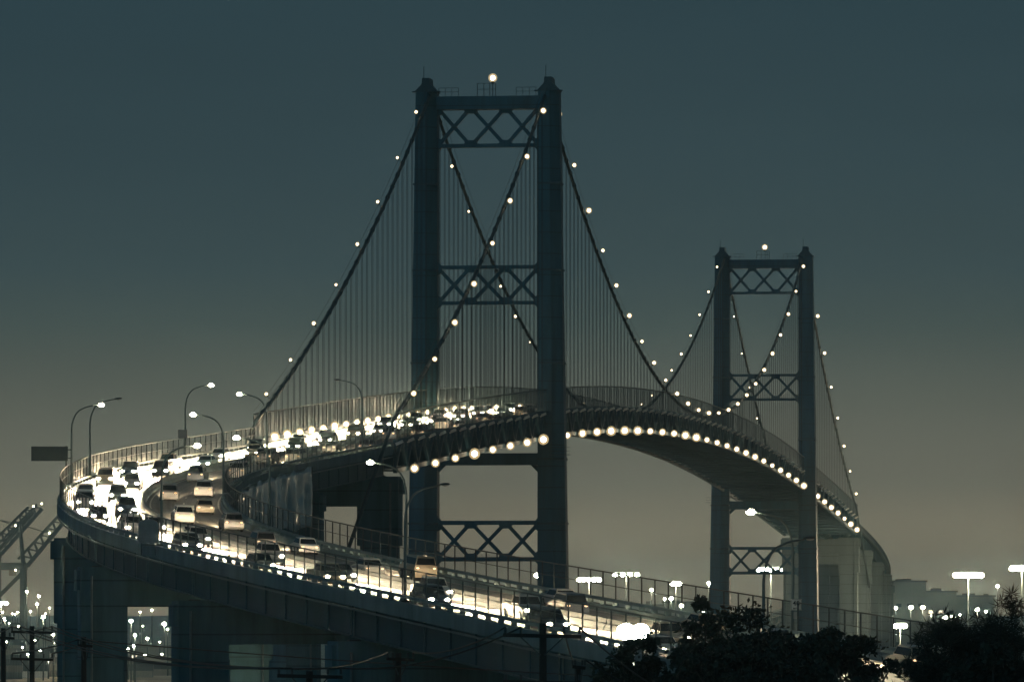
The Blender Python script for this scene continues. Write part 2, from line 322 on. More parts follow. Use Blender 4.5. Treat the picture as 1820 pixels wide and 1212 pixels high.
def pier(q, label, colw=4.4, cap=3.4, half=9.1, depth=2.6, top=-3.75, pm='pier'):
    p, tt, n, se = frame(q); zt = p[2] + top; g = gz(p[0], p[1]) - 1.5
    rz = math.atan2(n[1], n[0]); t = thing('bridge_pier', label, 'pier', (p[0], p[1], gz(p[0], p[1])), rz, 'concrete bridge piers')
    W = lambda o, z: Vector((p[0] + o * n[0], p[1] + o * n[1], z))
    box('cap_beam', W(0, zt - cap / 2), (2 * half - .5, depth, cap), pm, t, rz)
    for s in (-1, 1):
        o0 = s * (half - colw / 2)
        box('column', W(o0, (zt - cap - 5 + zt + .35) / 2), (colw, depth + .5, cap + 5.35), pm, t, rz)
        box('column_base', W(o0 + s * .0, (g + zt - cap - 5) / 2), (colw - .7, depth + .1, zt - cap - 5 - g), pm, t, rz)
        box('step_block', W(s * (half + .12), zt - .9), (.5, depth - .6, 1.9), pm, t, rz)
        dv = -Vector((tt[0], tt[1], 0)) * (depth / 2 + .42); rod('drain_pipe', W(s * (half - 1.0), g + 1.5) + dv, W(s * (half - 1.0), zt - .5) + dv, .22, 'galv', t)
    for o in (-7.4, -2.5, 2.5, 7.4): box('bearing', W(o, zt + .24), (.9, .8, .44), 'dark', t, rz)
    return t
near_lbl = ['first', 'second', 'third', 'fourth', 'fifth', 'sixth', 'seventh', 'eighth', 'ninth']
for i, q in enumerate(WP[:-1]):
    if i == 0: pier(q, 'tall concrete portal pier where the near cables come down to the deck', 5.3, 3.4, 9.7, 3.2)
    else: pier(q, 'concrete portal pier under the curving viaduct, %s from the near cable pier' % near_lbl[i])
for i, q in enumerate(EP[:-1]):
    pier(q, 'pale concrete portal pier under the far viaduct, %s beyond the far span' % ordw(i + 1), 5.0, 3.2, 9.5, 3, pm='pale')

# ------------------------------------------------------------------ fences on the approach
def fence(name, label, qa, qb, s, h=1.95, step=3.05):
    t = thing(name, label, 'fence', tuple(pt(qa, s * 8.4, 0)))
    qs = list(np.arange(qa, qb, step)); o = s * 8.42
    for q in qs:
        rod('fence_post', pt(q, o, .5), pt(q, o, 1.0 + h), .11, 'dark', t)
        bar('rail_block', pt(q, o, .5), pt(q, o, .81), .42, .30, 'concrete', t, up=(U2[0], U2[1], 0))
    sweep('top_rail', qs, rect(o - .04, o + .04, 1.0 + h, 1.09 + h), 'dark', t); sweep('mid_rail', qs, rect(o - .03, o + .03, 1.0 + h * .5, 1.05 + h * .5), 'dark', t)
    for a, b in zip(qs[:-1], qs[1:]):
        V = [pt(a, o, 1.03), pt(b, o, 1.03), pt(b, o, 1.0 + h), pt(a, o, 1.0 + h)]
        wmesh('mesh_panel', V, [(0, 1, 2, 3)], M['fence'], t)
fence('outer_fence', 'chain link fence along the outer edge of the curving road', -560, -156, -1)
fence('inner_fence', 'chain link fence along the inner edge of the curving road', -600, -156, 1)

# ------------------------------------------------------------------ suspension span: towers
def tower(q0, name, label, mirror):
    p = T2 + q0 * U2; t = thing(name, label, 'bridge tower', (p[0], p[1], 0), -ALPHA)
    W = lambda n, u, z: Vector((p[0] + n * N2[0] + u * U2[0], p[1] + n * N2[1] + u * U2[1], z))
    for s in (-1, 1):
        V = []; lev = [(110.9, 0), (84, .33), (60, .66), (36, 1.0), (3, 1.35)]
        for z, k in lev:
            a, b = (7.75, 10.85 + 1.15 * k)
            lo, hi = (a, b) if s > 0 else (-b, -a); dp = 1.75 + .5 * k
            if s > 0 and mirror: pl = [(lo, -dp * .35), (lo + 1.0, -dp), (hi, -dp), (hi, dp), (lo, dp)]
            else:
                c = lo + (hi - lo) * .57; pl = [(lo, -dp), (c, -dp), (hi, -dp * .35), (hi, dp), (lo, dp)]
            V += [W(n_, u_, z) for n_, u_ in pl]
        F = [(i * 5 + j, i * 5 + (j + 1) % 5, (i + 1) * 5 + (j + 1) % 5, (i + 1) * 5 + j) for i in range(4) for j in range(5)] + [(4, 3, 2, 1, 0), (20, 21, 22, 23, 24)]
        wmesh('leg', V, F, M['steel'], t)
        for z in (97, 84.0, 70, 55.5, 45.8, 30): box('splice_band', W(s * (9.35 + .55 * (111 - z) / 75), 0, z), (3.3 + 1.15 * (111 - z) / 75, 3.75 + (111 - z) / 75, .3), 'steel2', t, -ALPHA)
        for e in (-.25, .25): rod('ladder_rail', W(s * 7.7 - s * .12, -.9 + e, 62), W(s * 7.7 - s * .12, -.9 + e, 109), .05, 'dark', t)
        # saddle housing on top of the leg
        V = [W(s * 9.3 + dn, du, z) for z, hw in ((110.9, 1.75), (112.1, .62), (113.0, .55)) for dn, du in ((-hw, -1.9), (hw, -1.9), (hw, 1.9), (-hw, 1.9))]
        F = [(i * 4 + j, i * 4 + (j + 1) % 4, (i + 1) * 4 + (j + 1) % 4, (i + 1) * 4 + j) for i in range(2) for j in range(4)] + [(8, 9, 10, 11)]
        wmesh('saddle_housing', V, F, M['steel2'], t)
        bar('eave_ledge', W(s * 9.3 - 2.1, -1.2, 110.96), W(s * 9.3 + 2.1, -1.2, 110.96), 1.2, .12, 'steel2', t)
        rod('antenna', W(s * 9.3 - .55, 0, 112.9), W(s * 9.3 - .55, 0, 114.9), .09, 'dark', t)
        for k in range(4):   # access platform by the leg
            xx = s * (7.4 - k * 1.0); rod('railing_post', W(xx, -1.2, 110.25), W(xx, -1.2, 111.5), .07, 'dark', t)
        for z in (110.9, 111.5): rod('railing', W(s * 7.4, -1.2, z), W(s * 4.4, -1.2, z), .06, 'dark', t)
        for k in range(3):  # platform under the deck
            box('maintenance_platform', W(s * (11.2), -2.6, 57.2 - k * .55), (3.2, 1.3, .08), 'steel2', t, -ALPHA) if k == 2 else rod('platform_rail', W(s * 11.2 - 1.6, -3.2, 57.2 - k * .55), W(s * 11.2 + 1.6, -3.2, 57.2 - k * .55), .07, 'dark', t)
        box('footing', W(s * 9.9, 0, 1.2), (8, 9, 4.2), 'concrete', t, -ALPHA)
    # cross beams
    bar('top_beam', W(-7.8, 0, 109.25), W(7.8, 0, 109.25), 2.6, 1.95, 'steel', t)
    def strut(z0, z1, cw, top_ch=True):
        if top_ch: bar('strut_chord', W(-7.8, 0, z1 - cw / 2), W(7.8, 0, z1 - cw / 2), 1.3, cw, 'steel', t)
        bar('strut_chord', W(-7.8, 0, z0 + cw / 2), W(7.8, 0, z0 + cw / 2), 1.3, cw, 'steel', t)
        a, b = z0 + cw, z1 - cw if top_ch else z1
        xs_ = [-7.75, -2.65, 2.65, 7.75]
        for k in range(3):
            l, r = xs_[k] + .3, xs_[k + 1] - .3
            bar('strut_diagonal', W(l, -.05, a), W(r, -.05, b), .55, .52, 'steel', t, up=(U2[0], U2[1], 0)); bar('strut_diagonal', W(l, .05, b), W(r, .05, a), .55, .52, 'steel', t, up=(U2[0], U2[1], 0))
        for zz, d in ((a, 1), (b, -1)):
            for n_ in (-2.65, 2.65):
                V = [W(n_ + dn, du, zz + dz * d) for du in (-.5, .5) for dn, dz in ((-1.0, -.05), (-.85, .55), (.85, .55), (1.0, -.05))]
                wmesh('gusset_plate', V, [(0, 1, 2, 3), (7, 6, 5, 4), (0, 4, 5, 1), (1, 5, 6, 2), (2, 6, 7, 3), (3, 7, 4, 0)], M['steel'], t)
            for s in (-1, 1):
                V = [W(s * 7.76 - s * dn, du, zz + dz * d) for du in (-.52, .52) for dn, dz in ((0, -1.3 if (top_ch or d > 0) else 0), (0, 1.0), (.75, .55), (.75, -.45 if (top_ch or d > 0) else 0))]
                wmesh('knee_plate', V, [(0, 1, 2, 3), (7, 6, 5, 4), (0, 4, 5, 1), (1, 5, 6, 2), (2, 6, 7, 3), (3, 7, 4, 0)], M['steel'], t)
    strut(102.55, 108.25, .55, False); strut(78.8, 84.75, .55); strut(40.1, 46.25, .65)
    bar('deck_strut', W(-7.8, 0, 55.5), W(7.8, 0, 55.5), 1.6, 1.8, 'steel', t)
    for s in (-1, 1): bar('strut_diagonal', W(s * 7.7, 0, 53.8), W(s * 6.6, 0, 54.9), .6, .6, 'steel', t, up=(U2[0], U2[1], 0))
    # lantern frame on the top beam
    for k, n_ in enumerate((-1.6, -.6, .3, .75, 1.2)): rod('beacon_frame', W(n_, -.6, 110.2), W(n_, -.6, 112.2 if k != 3 else 112.1), .10, 'dark', t)
    for z in (111.3, 112.2): rod('beacon_frame', W(-1.6, -.6, z), W(1.2, -.6, z), .08, 'dark', t)
    return t, W
near_t, WN = tower(0, 'near_tower', 'tall teal steel tower with crossed bracing, nearer of the two', False)
far_t, WF = tower(SPAN, 'far_tower', 'hazy steel tower with crossed bracing, farther of the two', True)

# ------------------------------------------------------------------ main cables with hangers
CO = 8.8
def zcable(q):
    if q < 0: x = -q / SIDE; return 110.9 + (57.0 - 110.9) * x - 4 * 4.2 * x * (1 - x)
    if q > SPAN: return zcable(SPAN - q)
    return 68.7 + 42.2 * ((q - SPAN / 2) / (SPAN / 2)) ** 2
def W3(q, off, z): return Vector((T2[0] + q * U2[0] + off * N2[0], T2[1] + q * U2[1] + off * N2[1], z))
PM = 46; PS = 16
V = []; F = []
for e in (-.55, .55):                                  # a hanger: two ropes side by side, one metre of them
    b = len(V); V += [(.032 * math.cos(k * math.pi / 2), e + .032 * math.sin(k * math.pi / 2), z) for z in (0, 1) for k in range(4)]
    F += [(b + k, b + (k + 1) % 4, b + 4 + (k + 1) % 4, b + 4 + k) for k in range(4)]
HANGER = mesh('hanger', V, F, M['wire'])
panels = [-SIDE + i * SIDE / PS for i in range(PS)] + [i * SPAN / PM for i in range(PM)] + [SPAN + i * SIDE / PS for i in range(PS + 1)]
for s, side in ((-1, 'left'), (1, 'right')):
    t = thing('main_cable', 'thick %s suspension cable draped over both towers with vertical hanger ropes' % side, 'cable', tuple(W3(0, s * CO, 111)))
    qs = list(np.linspace(-SIDE, 0, 24)) + list(np.linspace(0, SPAN, 70))[1:] + list(np.linspace(SPAN, SPAN + SIDE, 24))[1:]
    pts = [W3(q, s * CO, zcable(q)) for q in qs]
    pts = [W3(-SIDE - 44, s * CO, 37)] + pts + [W3(SPAN + SIDE + 44, s * CO, 37)]
    tube('cable_strand', pts, .25, 'cable', t, 8)
    for d in (-.35, .35): tube('hand_rope', [W3(q, s * CO + d, zcable(q) + 1.15) for q in qs], .022, 'wire', t, 4)
    half = sorted(panels + [(a_ + b_) / 2 for a_, b_ in zip(panels[:-1], panels[1:])])
    for q in half[1:-1]:
        if min(abs(q), abs(q - SPAN)) < 3 or zcable(q) < zb(q) + 4.3: continue
        c = W3(q, s * CO, zcable(q)); dz = zcable(q + .5) - zcable(q - .5); dd = Vector((U2[0], U2[1], dz)).normalized() * .35
        rod('cable_band', c - dd, c + dd, .70, 'cable', t, 8)
        z0 = zb(q) + 3.8; z1 = zcable(q) - .2
        obj('hanger', HANGER, t, Matrix.Translation(W3(q, s * CO, z0)) @ Matrix.Rotation(-ALPHA, 4, 'Z') @ Matrix.Diagonal((1, 1, z1 - z0, 1)))

# ------------------------------------------------------------------ stiffening trusses, floor and screens
TO = 9.0
BQ = panels
for s, side in ((-1, 'left'), (1, 'right')):
    t = thing('stiffening_truss', 'steel lattice truss along the %s side of the bridge deck' % side, 'truss', tuple(W3(0, s * TO, zb(0))))
    for nm, dz, w, h in (('bottom_chord', 0, .55, .6), ('top_chord', 3.7, .55, .55)):
        for q0, q1, k in ((-SIDE, 0, 16), (0, SPAN, 46), (SPAN, SPAN + SIDE, 16)):
            sweep(nm, list(np.linspace(q0 + .05, q1 - .05, k + 1)), rect(s * TO - w / 2, s * TO + w / 2, dz - h / 2 - 2.65, dz + h / 2 - 2.65), 'steel2', t)
    for i in range(len(BQ) - 1):
        a, b = BQ[i], BQ[i + 1]; mid = (a + b) / 2
        bar('vertical', W3(a, s * TO, zb(a)), W3(a, s * TO, zb(a) + 3.7), .3, .3, 'steel2', t)
        bar('diagonal', W3(a, s * TO, zb(a) + .1), W3(mid, s * TO, zb(mid) + 3.6), .34, .28, 'steel2', t)
        bar('diagonal', W3(mid, s * TO, zb(mid) + 3.6), W3(b, s * TO, zb(b) + .1), .34, .28, 'steel2', t)
        bar('outrigger_bracket', W3(a, s * (TO + .1), zb(a) + 3.35), W3(a, s * (TO + 1.0), zb(a) + 3.75), .45, .34, 'signw', t)
    f = thing('bridge_fence', 'tall dark mesh screen along the %s edge of the bridge' % side, 'fence', tuple(W3(0, s * TO, zb(0) + 4)))
    for i in range(len(BQ) - 1):
        a, b = BQ[i], BQ[i + 1]
        rod('fence_post', W3(a, s * 9.15, zb(a) + 3.9), W3(a, s * 9.15, zb(a) + 7.2), .14, 'dark', f)
        V = [W3(a, s * 9.15, zb(a) + 4.0), W3(b, s * 9.15, zb(b) + 4.0), W3(b, s * 9.15, zb(b) + 7.15), W3(a, s * 9.15, zb(a) + 7.15)]
        wmesh('mesh_panel', V, [(0, 1, 2, 3)], M['bfence'], f)
        for k in (1, 2):
            q = a + (b - a) * k / 3; rod('fence_bar', W3(q, s * 9.15, zb(q) + 3.9), W3(q, s * 9.15, zb(q) + 7.15), .08, 'dark', f)
    sweep('top_rail', list(np.linspace(-SIDE, SPAN + SIDE, 140)), rect(s * 9.15 - .06, s * 9.15 + .06, 7.15 - 2.65, 7.3 - 2.65), 'dark', f)
d = thing('bridge_deck', 'concrete deck on steel floor beams between the two lattice trusses', 'bridge deck', tuple(W3(0, 0, zb(0))))
sweep('deck_slab', QB, rect(-8.6, 8.6, -.32, -.03), 'pier', d)
for o in (-6, -3, 0, 3, 6): sweep('stringer', QB, rect(o - .16, o + .16, -1.0, -.33), 'steel2', d)
for s in (-1, 1): sweep('kerb', QB, rect(s * 8.05, s * 8.45, -.02, .75), 'concrete', d)
for i in range(len(BQ)):
    q = BQ[i]; bar('floor_beam', W3(q, -8.8, zb(q) + .95), W3(q, 8.8, zb(q) + .95), .4, 1.3, 'steel2', d)
    if i < len(BQ) - 1:
        q2 = BQ[i + 1]
        bar('lateral_brace', W3(q, -8.7, zb(q)), W3(q2, 8.7, zb(q2)), .26, .24, 'steel2', d); bar('lateral_brace', W3(q, 8.7, zb(q) + .02), W3(q2, -8.7, zb(q2) + .02), .26, .24, 'steel2', d)

# ------------------------------------------------------------------ lamps on the bridge
def lamp_proto(name, label, cat, r, m, stem, group):
    t = thing(name, label, cat, (0, 0, 0), 0, group)
    obj('bulb', sphere_me(name + '_bulb', r * .78, m), t); obj('halo_shell', sphere_me(name + '_halo_shell', r * 1.42, 'halo'), t)  # bulb is the lamp; the larger glowing shell is added as its halo
    V, F = tube_data(stem, .05, 6); obj('bracket', mesh('bracket', V, F, M['dark']), t)
    bm = bmesh.new(); bmesh.ops.create_cone(bm, cap_ends=True, segments=8, radius1=r * .55, radius2=r * .4, depth=r * .7)
    me = bpy.data.meshes.new('cap'); bm.to_mesh(me); bm.free(); me.materials.append(M['dark'])
    end = Vector(stem[-1]); c = obj('cap', me, t); c.matrix_basis = end.to_track_quat('Z', 'Y').to_matrix().to_4x4() @ Matrix.Translation((0, 0, r * 1.5))
    return t
def put(proto, first, loc, label, group, rot=Matrix.Identity(4)):
    w = Matrix.Translation(loc) @ rot @ Matrix.Scale(random.uniform(.74, 1.16), 4)
    if first[0]:
        first[0] = False; proto.matrix_basis = w; proto['label'] = label; proto['group'] = group; return proto
    return dup(proto, w, label, group)
# cable lamps every two panels
g = 'lamps along the main cables'
for s, side in ((-1, 'left'), (1, 'right')):
    pr = lamp_proto('cable_lamp', 'x', 'lamp', .31 if s > 0 else .23, 'L_cable', [(0, 0, -.22), (-s * .3, 0, -.5), (-s * .75, 0, -.75)], g); fl = [True]
    spots = [(-SIDE + 12 + 18.9 * i, 'near side span', i) for i in range(8)] + [(9.5 + 19.05 * i, 'main span', i) for i in range(24)] + [(SPAN + 10 + 19 * i, 'far side span', i) for i in range(8)]
    for q, nm, i in spots:
        frm = 'up from the deck' if nm == 'near side span' else ('from the near tower' if nm == 'main span' else 'down from the far tower')
        put(pr, fl, W3(q, s * (CO + .8), zcable(q) + .75), 'small round lamp on the %s cable, %s, %s %s' % (side, nm, ordw(i + 1), frm), g, Matrix.Rotation(-ALPHA, 4, 'Z'))
# large lamps hung along the right truss
g = 'bright lamps along the right truss'
pr = lamp_proto('truss_lamp', 'x', 'lamp', .52, 'L_truss', [(0, 0, .48), (-.2, 0, .65), (-1.05, 0, .6)], g); fl = [True]
for i in range(8): put(pr, fl, W3(-146 + 18.7 * i, TO + 1.3, zb(-146 + 18.7 * i)), 'bright round lamp, right truss, near side span, %s from the cable pier' % ordw(i + 1), g, Matrix.Rotation(-ALPHA, 4, 'Z'))
for i in range(23): put(pr, fl, W3(14 + 19.4 * i, TO + 1.3, zb(14 + 19.4 * i)), 'bright round lamp, right truss, main span, %s beyond near tower' % ordw(i + 1), g, Matrix.Rotation(-ALPHA, 4, 'Z'))
for i in range(7): put(pr, fl, W3(SPAN + 20 + 19.4 * i, TO + 1.3, zb(SPAN + 20 + 19.4 * i)), 'bright round lamp on the right truss past the far tower, %s beyond it' % ordw(i + 1), g, Matrix.Rotation(-ALPHA, 4, 'Z'))
g = 'bright lamps along the left rail'
pr = lamp_proto('rail_lamp', 'x', 'lamp', .44, 'L_rail', [(0, 0, -.4), (-.2, 0, -.55), (-.45, 0, -.5)], g); fl = [True]
for i in range(26): put(pr, fl, W3(-142 + 9.75 * i, -8.5, zb(-142 + 9.75 * i) + 3.95), 'bright round lamp on the left rail, %s along from the cable pier' % ordw(i + 1), g, Matrix.Rotation(-ALPHA, 4, 'Z'))
# beacons
g = 'beacons on the tower tops'
pr = lamp_proto('tower_beacon', 'x', 'lamp', .52, 'L_beacon', [(0, 0, -.48), (0, 0, -.6), (0, 0, -.8)], g); fl = [True]
put(pr, fl, WN(.75, -.6, 113.0), 'round beacon on the frame atop the near tower', g); put(pr, fl, WF(.2, -.6, 113.0), 'round beacon on the frame atop the far tower', g)

# ------------------------------------------------------------------ street lamps
def street_proto(name, H=8.9, arm=2.75):
    t = thing(name, 'x', 'street lamp', (0, 0, 0))
    k = H - 8.9
    pts = [(0, 0, 0), (0, 0, 3 + k), (0, 0, 6.0 + k), (.06, 0, 6.7 + k), (.22, 0, 7.3 + k), (.5, 0, 7.85 + k), (.9, 0, 8.25 + k), (1.4, 0, 8.5 + k), (2.0, 0, 8.66 + k), (arm, 0, 8.78 + k)]
    V, F = tube_data(pts, [.13, .12, .10, .095, .09, .085, .08, .075, .07, .06], 8); obj('pole', mesh('pole', V, F, M['galv'], True), t)
    box('base_plate', (0, 0, .06), (.5, .5, .12), 'dark', t)
    bm = bmesh.new(); bmesh.ops.create_icosphere(bm, subdivisions=2, radius=1)
    for v in bm.verts:
        v.co = Vector((v.co.x * .46, v.co.y * .2, max(-.03, v.co.z * .14)))
    me = bpy.data.meshes.new('lamp_head'); bm.to_mesh(me); bm.free(); me.materials.append(M['dark'])
    o = obj('lamp_head', me, t); o.matrix_basis = Matrix.Translation((arm + .36, 0, 8.84 + k)) @ Matrix.Rotation(-.06, 4, 'Y')
    return t, (arm + .40, 0, 8.80 + k)
sp, lens_at = street_proto('street_lamp')
lens_on = sphere_me('lens_lit', 1, 'L_street', (.34, .26, .20)); lens_off = sphere_me('lens_dark', 1, 'off', (.28, .16, .10))
first = [True]; sp_children = list(sp.children)
LAMPS = [(-283, -1, True, 'lit street lamp with curved arm beside the big dark sign board at far left'),
         (-262, -1, False, 'unlit street lamp with curved arm rising behind the outer fence at left'),
         (-200, -1, True, 'lit street lamp with a small square sign on its pole, on the far fence'),
         (-402, -1, True, 'lit street lamp on the near parapet beside the arched grey board'),
         (-481, -1, False, 'unlit street lamp standing on the near parapet below the bright truss lamps'),
         (-559, -1, False, 'unlit street lamp on the near parapet among the dark trees at right'),
         (-302, 1, True, 'lit street lamp on the inner edge at the tightest part of the curve'),
         (-364, 1, True, 'lit street lamp on the inner edge in front of the plastic sheeting'),
         (-237, 1, True, 'lit street lamp on the inner edge behind the plastic sheeting'),
         (-174, 1, False, 'unlit street lamp on the inner edge by the near cable pier'),
         (-423.5, 1, True, 'lit street lamp on the inner edge left of the near tower base'),
         (-520, 1, True, 'lit street lamp carrying the speed sign, standing above the dark trees'),
         (640, -1, False, 'distant street lamp on the far viaduct, nearer the bridge'), (690, -1, False, 'distant street lamp on the far viaduct, farther from the bridge')]
for q, s, lit, label in LAMPS:
    p, tt, n, se = frame(q); loc = pt(q, s * 8.3, .5); dx = -s * n[0]; dy = -s * n[1]; w = Matrix.Translation(loc) @ Matrix.Rotation(math.atan2(dy, dx), 4, 'Z')
    if first[0]: first[0] = False; r = sp; r.matrix_basis = w; r['label'] = label; r['group'] = 'curved street lamps'; 
    else:
        r = sp.copy(); C.objects.link(r); r.matrix_basis = w; r['label'] = label
        for ch in sp_children: c = ch.copy(); C.objects.link(c); c.parent = r
    WM[r] = w; l = bpy.data.objects.new('lens', lens_on if lit else lens_off); C.objects.link(l); l.parent = r; l.matrix_basis = Matrix.Translation(lens_at)

# ------------------------------------------------------------------ signs
def sign_board(name, label, q, off, z0, w, h, m, arch=False, pole=None):
    c = pt(q, off, 0); t = thing(name, label, 'sign', (c.x, c.y, c.z))
    pf = [(-w / 2, 0), (w / 2, 0), (w / 2, h)] + ([(w / 2 * math.cos(a), h + .45 * math.sin(a)) for a in np.linspace(.15, math.pi - .15, 7)] if arch else []) + [(-w / 2, h)]
    V = [(c.x + a, c.y + dy, c.z + z0 + b) for dy in (-.05, .05) for a, b in pf]; k = len(pf)
    wmesh('panel', V, [tuple(range(k)), tuple(range(2 * k - 1, k - 1, -1))] + [(i, (i + 1) % k + 0, (i + 1) % k + k, i + k) for i in range(k)], M[m], t)
    return t, c
t, c = sign_board('sign_board', 'large dark rectangular sign board seen from behind at far left', -283.5, -10.6, 3.3, 3.9, 1.55, 'dark')
for dz in (3.6, 4.5): bar('support_arm', (c.x - 1.7, c.y + .12, c.z + dz), (c.x + 2.3, c.y + .12, c.z + dz), .1, .12, 'dark', t)
bar('post', (c.x + 1.75, c.y + .2, c.z - .1), (c.x + 1.75, c.y + .2, c.z + 4.9), .16, .16, 'dark', t)
for k in range(-3, 4): bar('panel_rib', (c.x + k * .55, c.y - .08, c.z + 3.35), (c.x + k * .55, c.y - .08, c.z + 4.8), .05, .05, 'dark', t)
t, c = sign_board('pole_sign', 'small square sign on the far street lamp pole', -200.4, -8.55, 3.0, 1.1, 1.0, 'sign')
bar('clamp', (c.x - .2, c.y + .1, c.z + 3.5), (c.x + .45, c.y + .1, c.z + 3.5), .1, .1, 'dark', t)
t, c = sign_board('arched_board', 'grey board with rounded top beside the near street lamp', -402.6, -9.6, .75, 1.75, 1.65, 'sign', True)
for dx in (-.6, .6): bar('leg', (c.x + dx, c.y + .1, c.z - .3), (c.x + dx, c.y + .1, c.z + 2.2), .1, .1, 'dark', t)
bar('support_arm', (c.x - .6, c.y + .14, c.z + .6), (c.x + 1.7, c.y + .14, c.z + .6), .1, .1, 'dark', t)
t, c = sign_board('speed_sign', 'white 40 speed sign on the street lamp pole above the trees', -520.6, 8.33, 2.45, .76, .78, 'signw')
t2 = t
for nm, txt, sz, dz in (('numeral', '40', .5, 2.78), ('lettering', 'M.P.H.', .16, 2.53)):
    cu = bpy.data.curves.new(nm, 'FONT'); cu.body = txt; cu.size = sz; cu.align_x = 'CENTER'; cu.extrude = .004; cu.materials.append(M['signk']); cu.offset = .006
    tmp = bpy.data.objects.new('tmp', cu); tm = bpy.data.meshes.new_from_object(tmp); bpy.data.objects.remove(tmp); tm.materials.clear(); tm.materials.append(M['signk'])
    o = bpy.data.objects.new(nm, tm); C.objects.link(o); place(o, Matrix.Translation((c.x, c.y - .062, c.z + dz)) @ Matrix.Rotation(math.pi / 2, 4, 'X'), t)
for k, (a0, a1, b0, b1) in enumerate(((-.36, .36, 2.47, 2.49), (-.36, .36, 3.19, 3.21), (-.36, -.34, 2.49, 3.19), (.34, .36, 2.49, 3.19))):
    box('border', (c.x + (a0 + a1) / 2, c.y - .057, c.z + (b0 + b1) / 2), (a1 - a0, .012, b1 - b0), 'signk', t)
box('plate_below', (c.x - .02, c.y - .02, c.z + 2.1), (.34, .05, .5), 'sign', t)

# ------------------------------------------------------------------ plastic sheet hanging off the inner edge
t = thing('plastic_sheet', 'large wrinkled plastic sheet hanging from the inner edge of the viaduct', 'sheet', tuple(pt(-240, 9.2, -3)))
V = []; F = []; nu, nv = 90, 14
for i in range(nu + 1):
    q = -211 - 66 * i / nu
    for j in range(nv + 1):
        v = j / nv; fold = .22 * math.sin(i * .9 + 1.3 * math.sin(i * .21)) * (.3 + v) + .12 * math.sin(i * .37 + v * 4) + random.uniform(-.05, .05)
        V.append(pt(q, 9.15 + fold, -.15 - v * (7.0 - 2.2 * i / nu) + (.25 * math.sin(i * .5) if j == 0 else 0) + (.3 * math.sin(i * .33) if j == nv else 0)))
for i in range(nu):
    for j in range(nv): a = i * (nv + 1) + j; F.append((a, a + 1, a + nv + 2, a + nv + 1))
so = wmesh('sheet', V, F, M['tarp'], t, True); md = so.modifiers.new('thick', 'SOLIDIFY'); md.thickness = .02
tube('top_batten', [pt(-211 - 6.6 * i, 9.1, -.1) for i in range(11)], .06, 'dark', t); tube('edge_pole', [pt(-211, 9.25, 0), pt(-211, 9.25, -7.6)], .07, 'dark', t)

